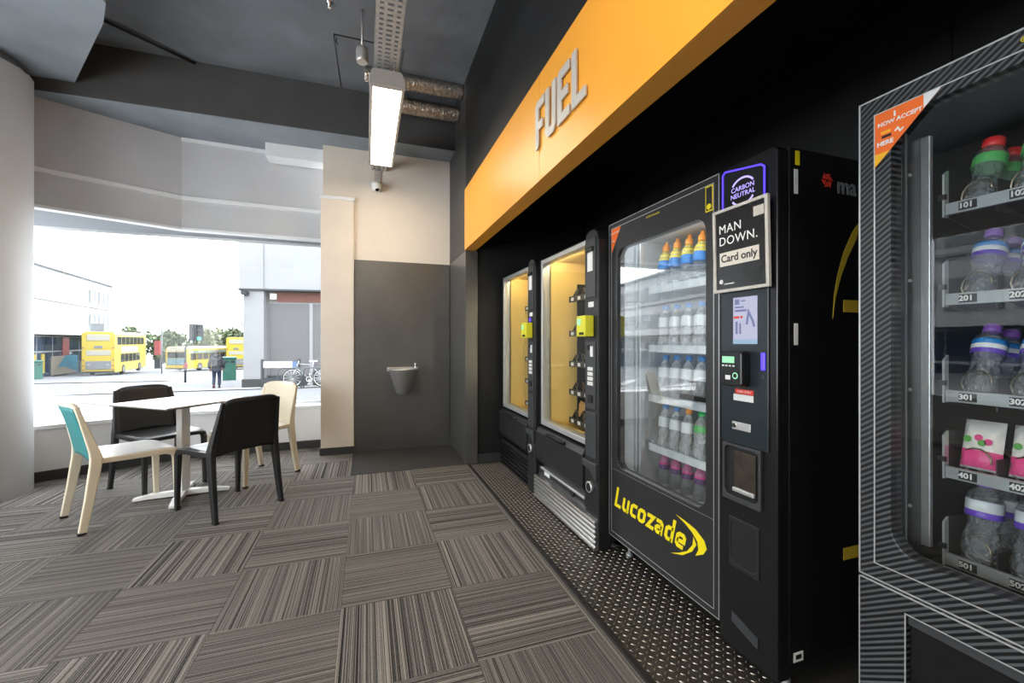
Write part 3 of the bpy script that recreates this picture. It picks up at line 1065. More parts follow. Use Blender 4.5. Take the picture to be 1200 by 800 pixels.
# --- packets left on the lowest trays of the nearer snack machine
def packet_mesh(name, wd, h, d, m):
    mb = MB()
    nx_, nz = 8, 10
    for s in (-1, 1):
        v, f = [], []
        for a in range(nx_ + 1):
            for b in range(nz + 1):
                u, t = a / nx_ * 2 - 1, b / nz * 2 - 1
                k = max(0.0, (1 - u ** 4) * (1 - t ** 6))
                v.append((u * wd / 2, s * d / 2 * k ** 0.6 + 0.003 * math.sin(9 * u + 5 * t) * k, h / 2 + t * h / 2))
        for a in range(nx_):
            for b in range(nz):
                i = a * (nz + 1) + b
                f.append((i, i + 1, i + nz + 2, i + nz + 1))
        mb.add(v, f, True)
    return mb.mesh(name, m)


GOLD = packet_mesh('foil', 0.085, 0.13, 0.045, 'bag_gold')
for q, z in ((0, 0.605), (1, 0.605), (2, 0.605), (1, 0.815), (2, 0.815)):
    o = bpy.data.objects.new('snack_packet', GOLD)
    COL.objects.link(o)
    o.location = (1.26 + 0.27, 3.035 - (0.183 + q * 0.1033), z + 0.004)
    o.rotation_euler = (0, R(8), R(-90))
    tag(o, '%s gold snack packet on the %s tray behind glass' %
        (ORD[q if z < 0.7 else q - 1], 'lowest' if z < 0.7 else 'second lowest'), 'snack packet', 'gold snack packets')


# --- stroke lettering for the yellow drink logo
def luco_strokes():
    """letters as thick strokes; unit: x-height 1, returns list of (polyline, closed)"""
    G = []
    x = 0.0
    w_ = 0.62

    def put(lst, adv):
        nonlocal x
        G.append([([(x + p, q) for p, q in pl], cl_) for pl, cl_ in lst])
        x += adv
    put([([(0.13, 1.5), (0.13, 0.13), (0.72, 0.13)], False)], 0.86)                                                   # L
    put([([(0.13, 1.0), (0.13, 0.28), (0.26, 0.13), (0.62, 0.13)], False), ([(0.62, 1.0), (0.62, 0.0)], False)], 0.88)  # u
    put([([(0.66, 0.87), (0.26, 0.87), (0.13, 0.74), (0.13, 0.26), (0.26, 0.13), (0.66, 0.13)], False)], 0.78)          # c
    put([([(0.26, 0.87), (0.52, 0.87), (0.65, 0.74), (0.65, 0.26), (0.52, 0.13), (0.26, 0.13), (0.13, 0.26), (0.13, 0.74)], True)], 0.90)  # o
    put([([(0.0, 0.87), (0.56, 0.87), (0.14, 0.13), (0.70, 0.13)], False)], 0.76)                                      # z
    put([([(0.08, 0.87), (0.46, 0.87), (0.60, 0.74), (0.60, 0.0)], False), ([(0.60, 0.50), (0.26, 0.50), (0.13, 0.40), (0.13, 0.24), (0.26, 0.13), (0.60, 0.13)], False)], 0.86)  # a
    put([([(0.62, 1.5), (0.62, 0.0)], False), ([(0.62, 0.87), (0.26, 0.87), (0.13, 0.74), (0.13, 0.26), (0.26, 0.13), (0.62, 0.13)], False)], 0.88)  # d
    put([([(0.66, 0.13), (0.26, 0.13), (0.13, 0.26), (0.13, 0.74), (0.26, 0.87), (0.52, 0.87), (0.65, 0.74), (0.65, 0.47), (0.13, 0.47)], False)], 0.80)  # e
    return G, x


def luco_logo(parent, fn, sc, slant, m, xf=0.92):
    """fn(p,q,t) maps logo plane to parent space"""
    G, tot = luco_strokes()
    names = 'lucozade'
    holder = None
    for nm, lst in zip(names, G):
        mb = MB()
        for pl, cl_ in lst:
            stroke(mb, [(a * sc * xf, b * sc) for a, b in pl], 0.25 * sc, 0.0, 0.0012, lambda p, q, t: fn(p + slant * q, q, t), cl_)
        o = mb.build('letter_' + nm, m, parent)
    return tot * sc * xf


def arc_swoosh(parent, fn, cx, cy, ra, rb, a0, a1, th, m, n=22):
    mb = MB()
    L1, L2 = [], []
    for k in range(n + 1):
        t = k / n
        a = R(a0 + (a1 - a0) * t)
        wdt = th * math.sin(math.pi * t) ** 0.8 * (0.45 + 0.55 * t)
        L1.append((cx + ra * math.cos(a), cy + rb * math.sin(a)))
        L2.append((cx + (ra - wdt) * math.cos(a), cy + (rb - wdt) * math.sin(a)))
    for k in range(n):
        mb.prism([L1[k], L1[k + 1], L2[k + 1], L2[k]], 0.0, 0.0012, fn)
    mb.build('swoosh', m, parent)


# --- tall drinks machine with the yellow logo
DX, DY, DS, DZ = 1.285, 2.085, 0.966, 0.04
dm = empty('drinks_machine', (DX, DY, DZ), MR)
dm.scale = (DS, DS, DS)
W, D, H = 1.075, 0.86, 1.86
cabinet(dm, W, D, H, 0.07, 0.80, 0.42, 1.74, 'cool_interior', base=0.07, foot=0.04 / 0.966)
door = MB().frame((0.0, 0.82, 0.075, 1.86), (0.085, 0.745, 0.485, 1.705), 0.0, 0.045, 0.06, 6).build('glass_door', 'carbon_fine', dm, 0.003)
box('door_glass', 'coated_glass', (0.07, 0.76, 0.012, 0.018, 0.47, 1.72), dm)


def pinline(parent, rect, y, t=0.0028, m='alu', name='pinline'):
    x0, x1, z0, z1 = rect
    MB().frame((x0, x1, z0, z1), (x0 + t, x1 - t, z0 + t, z1 - t), y - 0.0012, y, 0.0005, 1).build(name, m, parent)


pinline(door, (0.003, 0.817, 0.078, 1.857), 0.0)
pinline(door, (0.028, 0.79, 0.105, 1.83), 0.0)
box('door_seam', 'alu_dull', (0.028, 0.79, -0.0008, 0.0, 0.4655, 0.467), door)
MB().prism([(0.032, 1.825), (0.125, 1.825), (0.032, 1.69)], -0.001, -0.0002, lambda p, q, t: (p, t, q)).build('corner_sticker', 'print_orange', door)
text('sticker_lettering', 'NOW ACCEPT', 0.014, 'print_white', door, (0.066, -0.0014, 1.80), ext=0.0002)
text('sticker_lettering', 'HERE', 0.014, 'print_white', door, (0.05, -0.0014, 1.755), ext=0.0002)
st = box('yellow_label', 'logo_yellow', (0.745, 0.785, -0.0012, 0.0, 1.72, 1.825), door)
box('label_face', 'print_black', (0.749, 0.781, -0.0020, -0.0012, 1.725, 1.82), door)
MB().lathe([(0.012, -0.0026), (0.012, -0.0018)], (0.765, 0, 1.74), 14, 'y').build('label_dot', 'logo_yellow', door)
text('label_lettering', '© 2014 Lucozade', 0.014, 'logo_yellow', door, (0.40, -0.0012, 1.808), ext=0.0002)
logo_fn = lambda p, q, t: (0.058 + p, -t, 0.260 + q)
luco_logo(door, logo_fn, 0.076, 0.26, 'logo_yellow', 1.10)
SWF = lambda p, q, t: (p, -t, q)
MB().prism([(0.566, 0.403), (0.624, 0.386), (0.668, 0.365), (0.699, 0.339), (0.705, 0.306), (0.688, 0.274), (0.732, 0.299), (0.752, 0.33), (0.738, 0.358),
            (0.688, 0.386), (0.62, 0.398)], 0.0, 0.0012, SWF).build('swoosh', 'logo_yellow', door)
MB().prism([(0.530, 0.212), (0.610, 0.239), (0.668, 0.282), (0.693, 0.321), (0.676, 0.348), (0.671, 0.312), (0.639, 0.271), (0.587, 0.239)], 0.0, 0.0012, SWF).build('swoosh', 'logo_yellow', door)
# interior: aluminium posts and five shelves
for x in (0.085, 0.115, 0.775):
    box('post', 'alu', (x, x + 0.018, 0.12, 0.15, 0.42, 1.74), dm, 0.002)
internal_tube(dm, 0.12, 0.74, 0.075, 1.735, (0.90, 0.95, 1.0), 14.0, 'cool_tube')
MB().tube([(0.765, 0.06, 0.5), (0.765, 0.06, 1.70)], 0.009, 10).build('cool_tube', 'tube_light_cool_tube', dm)
SH = [1.475, 1.15, 0.875, 0.60, 0.375]
for z in SH:
    t = MB()
    t.box(0.13, 0.775, 0.19, 0.70, z - 0.006, z)
    t.box(0.13, 0.775, 0.178, 0.19, z - 0.022, z + 0.018)
    tr = t.build('shelf', 'tray_white', dm)
    for q in range(8):
        x = 0.135 + q * 0.09
        box('divider', 'tray_white', (x, x + 0.003, 0.19, 0.70, z, z + 0.035), tr)
    for q in range(7):
        box('price_tag', 'print_white', (0.158 + q * 0.09, 0.20 + q * 0.09, 0.1765, 0.1785, z - 0.016, z + 0.01), tr)
box('lift_arm', 'black_gloss', (0.42, 0.72, 0.14, 0.17, 0.905, 0.93), dm, 0.005)

# payment tower at the right of the drinks machine
tw = MB().prism([(0.825, 0.02), (1.075, 0.02), (1.075, 1.845), (1.06, 1.86), (0.84, 1.86), (0.825, 1.845)], -0.004, 0.05,
                lambda p, q, t: (p, t, q)).build('payment_tower', 'black_gloss', dm, 0.004)
box('tower_panel', 'tower_panel', (0.838, 1.045, -0.010, -0.003, 0.80, 1.40), tw, 0.003)
ls = MB().prism([(0.845, 1.62), (1.035, 1.62), (1.035, 1.80), (1.02, 1.815), (0.86, 1.845), (0.845, 1.835)], -0.012, -0.004,
                lambda p, q, t: (p, t, q)).build('lit_badge', 'poster_black', tw)
nb = MB()
stroke(nb, [(0.848, 1.64), (0.848, 1.832), (0.86, 1.842), (1.018, 1.812), (1.032, 1.80), (1.032, 1.64)], 0.006, -0.0145, -0.012, lambda p, q, t: (p, t, q))
nb.build('neon_edge', 'neon_blue', tw)
text('badge_lettering', 'CARBON', 0.025, 'neon_violet', tw, (0.94, -0.0135, 1.757), ext=0.0003)
text('badge_lettering', 'NEUTRAL', 0.025, 'neon_violet', tw, (0.94, -0.0135, 1.733), ext=0.0003)
for a0, a1 in ((35, 145), (215, 325)):
    mb = MB()
    stroke(mb, [(0.94 + 0.055 * math.cos(R(a0 + (a1 - a0) * k / 10)), 1.744 + 0.05 * math.sin(R(a0 + (a1 - a0) * k / 10))) for k in range(11)],
           0.007, -0.0135, -0.0125, lambda p, q, t: (p, t, q))
    mb.build('badge_ring', 'neon_violet', tw)
sc_ = box('touch_screen', 'screen_lit', (0.897, 1.002, -0.0125, -0.009, 1.178, 1.352), tw)
box('screen_footer', 'screen_foot', (0.897, 1.002, -0.0132, -0.0125, 1.178, 1.195), tw)
for (a, b, c, d, mm) in ((0.905, 0.925, 1.325, 1.345, 'screen_ink'), (0.932, 0.952, 1.335, 1.340, 'screen_ink'), (0.905, 0.945, 1.312, 1.318, 'screen_ink'),
                         (0.905, 0.958, 1.298, 1.306, 'screen_ink'), (0.900, 0.925, 1.274, 1.282, 'print_red'), (0.930, 0.940, 1.274, 1.282, 'print_red'),
                         (0.908, 0.918, 1.215, 1.262, 'screen_ink'), (0.925, 0.933, 1.215, 1.255, 'screen_ink')):
    box('screen_graphic', mm, (a, b, -0.0132, -0.0124, c, d), tw)
mb = MB()
stroke(mb, [(0.958, 1.25), (0.966, 1.296), (0.984, 1.262), (0.990, 1.240)], 0.009, -0.0132, -0.0124, lambda p, q, t: (p, t, q))
mb.build('screen_graphic', 'screen_ink', tw)
cr = MB().prism([(0.872, 1.022), (0.965, 1.022), (0.972, 1.03), (0.972, 1.145), (0.962, 1.152), (0.876, 1.152), (0.872, 1.145)], -0.052, -0.009,
                lambda p, q, t: (p, t, q)).build('card_reader', 'black_gloss', tw, 0.005)
box('reader_display', 'lcd', (0.885, 0.94, -0.0535, -0.0515, 1.108, 1.132), tw)
for q in range(4):
    box('reader_key', 'print_white', (0.884 + q * 0.016, 0.893 + q * 0.016, -0.0535, -0.0515, 1.095, 1.100), tw)
MB().lathe([(0.012, -0.0535), (0.012, -0.0515)], (0.944, 0, 1.062), 14, 'y').build('reader_ring', 'lcd', tw)
MB().lathe([(0.008, -0.0545), (0.008, -0.0515)], (0.944, 0, 1.062), 14, 'y').build('reader_button', 'black_gloss', tw)
box('reader_sticker', 'print_white', (0.900, 0.922, -0.0535, -0.0515, 1.046, 1.062), tw)
box('blue_lamp', 'neon_blue', (1.018, 1.034, -0.016, -0.009, 1.085, 1.148), tw, 0.004)
MB().lathe([(0.007, -0.0125), (0.007, -0.009)], (1.026, 0, 1.062), 12, 'y').build('headphone_ring', 'grey_plastic', tw)
box('red_sticker', 'print_red', (0.905, 0.985, -0.0115, -0.009, 0.992, 1.010), tw)
box('white_sticker', 'print_white', (0.897, 0.985, -0.0112, -0.009, 0.966, 0.990), tw)
text('sticker_lettering', 'CARD ONLY', 0.011, 'print_white', tw, (0.945, -0.0119, 1.001), ext=0.0002)
box('lock_plate', 'alu', (0.892, 0.975, -0.014, -0.009, 0.856, 0.886), tw, 0.003)
MB().lathe([(0.009, -0.018), (0.009, -0.013)], (0.905, 0, 0.871), 12, 'y').build('lock', 'chrome', tw)
MB().frame((0.848, 1.018, 0.585, 0.80), (0.858, 1.008, 0.605, 0.79), -0.016, -0.004, 0.02, 4).build('port_frame', 'grey_plastic', tw, 0.002)
box('port_recess', 'black_deep', (0.856, 1.01, -0.006, -0.0035, 0.60, 0.795), tw)
pd = MB().prism([(0.90 + 0.095 * t, 0.0) for t in (0, 1)] + [(0.995, 0.16), (0.90, 0.16)], -0.013, -0.008, lambda p, q, t: (p, t, 0.618 + q))
pd.build('port_door', 'port_glass', tw, 0.003)
box('port_handle', 'alu', (0.90, 0.995, -0.022, -0.012, 0.625, 0.640), tw, 0.003)
MB().frame((0.872, 1.005, 0.33, 0.52), (0.88, 0.997, 0.345, 0.512), -0.008, -0.003, 0.03, 4).build('coin_recess_frame', 'black_satin', tw, 0.002)
box('coin_recess', 'black_deep', (0.876, 1.0, -0.0055, -0.0035, 0.34, 0.515), tw)
pl = MB().prism([(0.885, 0.12), (1.0, 0.085), (1.0, 0.125), (0.885, 0.16)], -0.008, -0.003, lambda p, q, t: (p, t, q)).build('maker_plate', 'grey_plastic', tw)
# side of the machine (local right face): door edge, hinge labels, faint logos
SIDE = Matrix(((0, 0, 1), (1, 0, 0), (0, 1, 0))).to_4x4()      # text x -> local y (inward), y -> z, facing +x
sx = W
box('edge_label', 'print_white', (sx, sx + 0.0012, 0.072, 0.090, 1.70, 1.785), dm)
box('edge_label', 'print_white', (sx, sx + 0.0012, 0.072, 0.090, 1.175, 1.25), dm)
box('edge_label', 'logo_yellow', (sx, sx + 0.0012, 0.078, 0.098, 1.80, 1.85), dm)
box('base_label', 'print_white', (sx, sx + 0.0012, 0.07, 0.115, 0.075, 0.108), dm)
box('base_label_print', 'print_black', (sx + 0.001, sx + 0.0018, 0.08, 0.106, 0.084, 0.099), dm)
mb = MB()
for k in range(6):
    a = R(60 * k)
    b = a + R(50)
    c_ = (0.235, 1.765)
    mb.prism([(c_[0] + 0.004 * math.cos(a), c_[1] + 0.004 * math.sin(a)), (c_[0] + 0.03 * math.cos(a), c_[1] + 0.03 * math.sin(a)),
              (c_[0] + 0.022 * math.cos(b), c_[1] + 0.022 * math.sin(b))], sx, sx + 0.001, lambda p, q, t: (t, p, q))
mb.build('swirl_emblem', 'print_red', dm)
text('maker_lettering', 'ma', 0.085, 'alu_dull', dm, (sx + 0.0006, 0.335, 1.752), rot=SIDE, ext=0.0004, bold=0.002)
# vertical yellow lettering, reading upwards, tops of the letters towards the front
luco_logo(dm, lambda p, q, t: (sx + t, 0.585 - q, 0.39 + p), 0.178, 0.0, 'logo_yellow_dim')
mb = MB()
sw1 = [(0.262, 1.27), (0.270, 1.36), (0.290, 1.44), (0.322, 1.52), (0.365, 1.59), (0.42, 1.65)]
for k in range(5):
    wk = [0.0, 0.010, 0.018, 0.024, 0.026, 0.0]
    a, b = sw1[k], sw1[k + 1]
    mb.prism([a, b, (b[0] + wk[k + 1] * 0.8, b[1] - wk[k + 1]), (a[0] + wk[k] * 0.8, a[1] - wk[k])] if 0 < k < 4 else
             ([a, b, (b[0] + wk[1] * 0.8, b[1] - wk[1])] if k == 0 else [a, b, (a[0] + wk[4] * 0.8, a[1] - wk[4])]), sx, sx + 0.001, lambda p, q, t: (t, p, q))
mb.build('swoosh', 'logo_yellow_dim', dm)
tag(dm, 'tall dark drinks machine with yellow logo, lit shelves and card payment tower', 'vending machine')

# framed notice taped to the payment tower (leans out slightly)
ns = empty('framed_notice', (DX - 0.025, DY - 0.945 * DS, DZ + 1.375 * DS), MR)
ns.scale = (DS, DS, DS)
ns.rotation_euler = (R(1.5), 0, MR)
MB().frame((-0.122, 0.122, 0.0, 0.318), (-0.110, 0.110, 0.012, 0.306), -0.008, 0.006, 0.003, 2).build('frame', 'tape', ns, 0.002)
box('poster', 'poster_black', (-0.112, 0.112, -0.002, 0.004, 0.010, 0.308), ns)
text('lettering', 'MAN', 0.046, 'print_white', ns, (-0.095, -0.003, 0.240), ext=0.0004, bold=0.0, align='LEFT', spacing=1.08)
text('lettering', 'DOWN.', 0.046, 'print_white', ns, (-0.095, -0.003, 0.194), ext=0.0004, bold=0.0, align='LEFT', spacing=1.08)
box('paper_slip', 'print_cream', (-0.092, 0.082, -0.0038, -0.002, 0.100, 0.152), ns)
text('slip_lettering', 'Card only', 0.040, 'print_black', ns, (-0.005, -0.0044, 0.127), ext=0.0003, bold=0.0008)
MB().lathe([(0.009, -0.0035), (0.009, -0.002)], (-0.088, 0, 0.042), 12, 'y').build('emblem', 'print_white', ns)
box('emblem_line', 'print_white', (-0.074, -0.028, -0.003, -0.002, 0.030, 0.034), ns)
box('tape_piece', 'tape', (0.062, 0.104, -0.0032, -0.002, 0.254, 0.288), ns)
tag(ns, 'black framed notice reading MAN DOWN with a Card only slip', 'notice')


# ------------------------------------------------------------------ bottles
def bottle_proto(name, prof, mats, cap, bands):
    """prof = body profile; cap = profile; bands = [(r,z0,z1,material)]; returns list of (name, mesh)"""
    parts = [('body', MB().lathe(prof, n=16).mesh('body', mats))]
    parts.append(('cap', MB().lathe(cap[0], n=14).mesh('cap', cap[1])))
    for (pf, m_) in bands:
        parts.append(('label_band', MB().lathe(pf, n=16).mesh('label_band', m_)))
    return parts


def place_bottle(parts, name, loc, tilt, label, group, cat='bottle', rz=0.0):
    r = empty(name, loc)
    r.rotation_euler = (0, tilt, rz)
    for nm, me in parts:
        o = bpy.data.objects.new(nm, me)
        COL.objects.link(o)
        o.parent = r
    return tag(r, label, cat, group)


def prof_bottle(r, h, waist=0.86):
    return [(r * 0.75, 0.0), (r, h * 0.03), (r, h * 0.22), (r * 0.93, h * 0.25), (r, h * 0.28), (r * waist, h * 0.42), (r, h * 0.56),
            (r, h * 0.70), (r * 0.8, h * 0.80), (r * 0.42, h * 0.885), (r * 0.40, h * 0.93)]


rB = 0.033
SPORT = bottle_proto('sport', prof_bottle(0.034, 0.235, 0.9), 'pet',
                     ([(0.017, 0.205), (0.019, 0.208), (0.019, 0.232), (0.011, 0.240), (0.010, 0.256)], 'cap_orange'),
                     [([(0.0345, 0.105), (0.0350, 0.11), (0.0350, 0.150), (0.0335, 0.152)], 'lab_blue'),
                      ([(0.0335, 0.152), (0.0352, 0.154), (0.030, 0.180), (0.018, 0.203)], 'lab_yellow')])
WATER_D = bottle_proto('water_d', prof_bottle(0.032, 0.225), 'pet_white',
                       ([(0.015, 0.205), (0.017, 0.207), (0.017, 0.226), (0.014, 0.228)], 'cap_green'),
                       [([(0.0325, 0.13), (0.033, 0.132), (0.033, 0.160), (0.032, 0.162)], 'lab_green')])
WATER_B = bottle_proto('water_b', prof_bottle(0.032, 0.225), 'pet_white',
                       ([(0.015, 0.205), (0.017, 0.207), (0.017, 0.226), (0.014, 0.228)], 'lab_blue'),
                       [([(0.0325, 0.11), (0.033, 0.112), (0.033, 0.160), (0.032, 0.162)], 'lab_white')])
WATER_O = bottle_proto('water_o', prof_bottle(0.032, 0.225), 'pet_white',
                       ([(0.015, 0.205), (0.017, 0.207), (0.017, 0.230), (0.014, 0.232)], 'cap_orange'),
                       [([(0.0325, 0.11), (0.033, 0.112), (0.033, 0.160), (0.032, 0.162)], 'lab_white')])
PINK = bottle_proto('pink', prof_bottle(0.028, 0.205), 'pet',
                    ([(0.014, 0.186), (0.016, 0.188), (0.016, 0.208), (0.011, 0.214)], 'cap_pink'),
                    [([(0.0285, 0.10), (0.0290, 0.102), (0.0290, 0.124), (0.0285, 0.126)], 'lab_purple_dark'),
                     ([(0.0285, 0.126), (0.0292, 0.128), (0.026, 0.150), (0.018, 0.172)], 'lab_pink')])
SHN = ['top', 'second highest', 'middle', 'second lowest', 'lowest']
rows = [(0, SPORT, 'sports_bottle', 'blue sports bottle with orange cap'),
        (1, WATER_B, 'water_bottle', 'clear water bottle with blue cap'),
        (2, WATER_B, 'water_bottle', 'clear water bottle with blue cap'),
        (3, WATER_D, 'water_bottle', 'clear water bottle'),
        (4, PINK, 'drink_bottle', 'slim bottle with pink cap')]
for k, proto, nm, desc in rows:
    for q in range(7):
        pt, ds = proto, desc
        if k == 3:
            pt = WATER_O if q in (2,) else (WATER_D if q >= 3 else WATER_B)
            ds = desc + (' with orange cap' if q == 2 else ' with green cap' if q >= 3 else ' with blue cap')
        x = 0.181 + q * 0.09
        place_bottle(pt, nm, (DX + 0.232 * DS, DY - x * DS, DZ + (SH[k] + 0.001) * DS), R(6), '%s, %s from left on %s lit shelf' % (ds, ORD[q], SHN[k]),
                     'bottles on the %s shelf of the lit drinks machine' % SHN[k])
        if k in (0, 2):
            place_bottle(pt, nm, (DX + 0.312 * DS, DY - x * DS, DZ + (SH[k] + 0.001) * DS), R(6), '%s, %s from left, rear row, %s lit shelf' % (ds, ORD[q], SHN[k]),
                         'rear bottles on the %s shelf of the lit drinks machine' % SHN[k])

# ------------------------------------------------------------------ near machine at the right edge
NX, NY = 1.33, 0.832
nm_ = empty('drinks_machine', (NX, NY, 0), MR)
W, D, H = 0.98, 0.88, 1.858
cabinet(nm_, W, D, H, 0.045, 0.93, 0.60, 1.805, 'dark_interior', base=0.05)
dr = MB().frame((0.0, W, 0.532, 1.858), (0.078, 0.90, 0.622, 1.785), 0.0, 0.045, 0.07, 7).build('glass_door', 'carbon', nm_, 0.002)
pinline(dr, (0.0, W, 0.531, 1.858), 0.0, 0.004)
pinline(dr, (0.038, W - 0.038, 0.575, 1.812), 0.0, 0.003)
box('door_glass', 'machine_glass', (0.06, 0.92, 0.012, 0.018, 0.605, 1.80), nm_)
lo = MB().frame((0.0, W, 0.05, 0.528), (0.112, 0.86, 0.20, 0.476), 0.0, 0.045, 0.004, 2).build('lower_panel', 'carbon', nm_, 0.002)
box('lower_line', 'alu', (0.0, W, -0.0012, 0.0, 0.521, 0.525), lo)
box('side_line', 'alu', (0.0, 0.003, -0.0012, 0.0, 0.05, 0.525), lo)
pinline(lo, (0.109, 0.863, 0.197, 0.479), 0.0, 0.003)
MB().prism([(0.012, 0.474), (0.045, 0.42), (0.05, 0.21), (0.012, 0.202)], 0.115, 0.857, lambda p, q, t: (t, p, q)).build('delivery_flap', 'black_gloss', nm_)
box('flap_header', 'grey_plastic', (0.115, 0.857, 0.004, 0.02, 0.452, 0.474), nm_)
MB().frame((0.16, 0.81, 0.22, 0.40), (0.168, 0.802, 0.228, 0.392), 0.036, 0.042, 0.03, 4).build('flap_pull', 'grey_plastic', nm_)
MB().prism([(0.041, 1.809), (0.185, 1.809), (0.041, 1.665)], -0.0016, -0.0002, lambda p, q, t: (p, t, q)).build('corner_sticker', 'print_orange', dr)
MB().prism([(0.185, 1.809), (0.150, 1.809), (0.150, 1.774)], -0.0022, -0.0014, lambda p, q, t: (p, t, q)).build('sticker_tip', 'print_white', dr)
MB().prism([(0.041, 1.700), (0.041, 1.665), (0.076, 1.700)], -0.0022, -0.0014, lambda p, q, t: (p, t, q)).build('sticker_tip', 'print_amber', dr)
text('sticker_lettering', 'NOW ACCEPT', 0.0150, 'print_white', dr, (0.098, -0.0024, 1.776), ext=0.0003, bold=0.0004)
text('sticker_lettering', 'HERE', 0.0165, 'print_white', dr, (0.066, -0.0024, 1.724), ext=0.0003, bold=0.0006)
box('sticker_mark', 'print_amber', (0.056, 0.078, -0.0024, -0.0016, 1.750, 1.756), dr)
box('sticker_mark', 'print_black', (0.058, 0.080, -0.0024, -0.0016, 1.738, 1.745), dr)
mb = MB()
stroke(mb, [(0.088, 1.746), (0.095, 1.752), (0.100, 1.742), (0.108, 1.748)], 0.004, -0.0024, -0.0016, lambda p, q, t: (p, t, q))
mb.build('sticker_mark', 'print_white', dr)
mb = MB()
stroke(mb, [(0.088, 1.786), (0.088, 1.800)], 0.004, -0.0024, -0.0016, lambda p, q, t: (p, t, q))
mb.build('sticker_mark', 'print_white', dr)
text('label_lettering', '© 2014 Lucozade', 0.016, 'logo_yellow', dr, (0.375, -0.0012, 1.832), ext=0.0003)
# interior metalwork
box('post', 'alu', (0.030, 0.066, 0.19, 0.205, 0.60, 1.775), nm_, 0.002)
box('inner_lining', 'tower_panel', (0.044, 0.0455, 0.06, 0.19, 0.60, 1.775), nm_)
box('seal_strip', 'alu_dull', (0.046, 0.049, 0.115, 0.122, 0.60, 1.775), nm_)
box('paper_label', 'print_white', (0.0462, 0.0475, 0.065, 0.10, 1.60, 1.70), nm_)
for z in (0.72, 1.05, 1.36, 1.66):
    MB().lathe([(0.005, 0.0), (0.005, 0.005)], (0.0455, 0.135, z), 8, 'x').build('screw', 'alu', nm_)
MB().prism([(0.03, 0.62), (0.03, 0.60), (0.19, 0.545), (0.19, 0.565)], 0.046, 0.93, lambda p, q, t: (t, p, q)).build('chute', 'alu_dull', nm_)
internal_tube(nm_, 0.10, 0.90, 0.062, 1.8135, (0.90, 0.96, 1.0), 4.0, 'near_tube')
MB().tube([(0.90, 0.07, 0.66), (0.90, 0.07, 1.74)], 0.009, 10).build('near_tube', 'tube_light_near_tube', nm_)
NS = [1.553, 1.303, 1.037, 0.826, 0.585]
TILT = [R(20), R(20), R(18), R(12), R(9)]
LANE = 0.0965
LX0 = 0.146
for k, z in enumerate(NS):
    t = MB()
    tl = math.tan(TILT[k])
    t.prism([(0.205, z - 0.004), (0.205, z), (0.62, z - 0.4 * tl * 0.5), (0.62, z - 0.4 * tl * 0.5 - 0.004)], 0.098, 0.92, lambda p, q, t_: (t_, p, q))
    tr = t.build('tray', 'tray_dark', nm_)
    box('label_rail', 'alu_dull', (0.098, 0.92, 0.193, 0.205, z - 0.016, z + 0.016), tr, 0.001)
    MB().prism([(0.193, z - 0.02), (0.193, z + 0.10), (0.212, z + 0.112), (0.212, z - 0.02)], 0.092, 0.097, lambda p, q, t_: (t_, p, q)).build('end_plate', 'alu', tr)
    MB().prism([(0.212, z - 0.02), (0.212, z + 0.112), (0.60, z + 0.10), (0.60, z - 0.10)], 0.092, 0.0955, lambda p, q, t_: (t_, p, q)).build('side_plate', 'tray_dark', tr)
    box('latch', 'black_satin', (0.086, 0.102, 0.186, 0.194, z + 0.028, z + 0.042), tr)
    for q in range(8):
        x = LX0 + q * LANE
        lab = box('number_plate', 'print_black', (x - 0.018, x + 0.018, 0.1905, 0.1935, z - 0.011, z + 0.011), tr)
        text('number_lettering', str((k + 1) * 100 + q + 1), 0.020, 'print_white', tr, (x - 0.003, 0.1900, z), ext=0.0003, bold=0.0007)
        box('divider', 'tray_dark', (x + LANE / 2 - 0.0015, x + LANE / 2 + 0.0015, 0.21, 0.58, z - 0.03, z + 0.055), tr)
        c = bpy.data.objects.new('coil', COIL)
        COL.objects.link(c)
        c.parent = tr
        c.location = (x, 0.212, z + 0.002)
        c.rotation_euler.x = -TILT[k] * 0.5
tag(nm_, 'near vending machine with striped carbon front and bottles on dim shelves', 'vending machine')


def prof_water(r, h):
    return [(r * 0.55, 0.004), (r * 0.80, 0.0), (r, h * 0.06), (r, h * 0.20), (r * 0.97, h * 0.25), (r, h * 0.30), (r * 0.83, h * 0.42), (r * 0.82, h * 0.47),
            (r * 0.95, h * 0.55), (r, h * 0.60), (r, h * 0.76), (r * 0.85, h * 0.84), (r * 0.45, h * 0.91), (r * 0.42, h * 0.93)]


h_, r_ = 0.205, 0.0345
VIO = bottle_proto('vio', prof_water(r_, h_), 'pet',
                   ([(0.016, 0.186), (0.0185, 0.188), (0.0185, 0.206), (0.014, 0.209)], 'cap_purple'),
                   [([(r_ * 0.99, 0.122), (r_ * 1.01, 0.123), (r_ * 1.01, 0.134), (r_, 0.135)], 'lab_violet'),
                    ([(r_, 0.135), (r_ * 1.012, 0.1355), (r_ * 1.012, 0.147), (r_, 0.148)], 'lab_white'),
                    ([(r_, 0.148), (r_ * 1.008, 0.1485), (r_ * 1.004, 0.157), (r_ * 0.95, 0.163)], 'lab_blue')])
REDW = bottle_proto('redw', prof_water(r_, h_), 'pet',
                    ([(0.019, 0.180), (0.023, 0.182), (0.023, 0.206), (0.014, 0.211)], 'cap_red'),
                    [([(r_ * 0.99, 0.122), (r_ * 1.01, 0.123), (r_ * 1.01, 0.150), (r_, 0.152)], 'lab_green')])
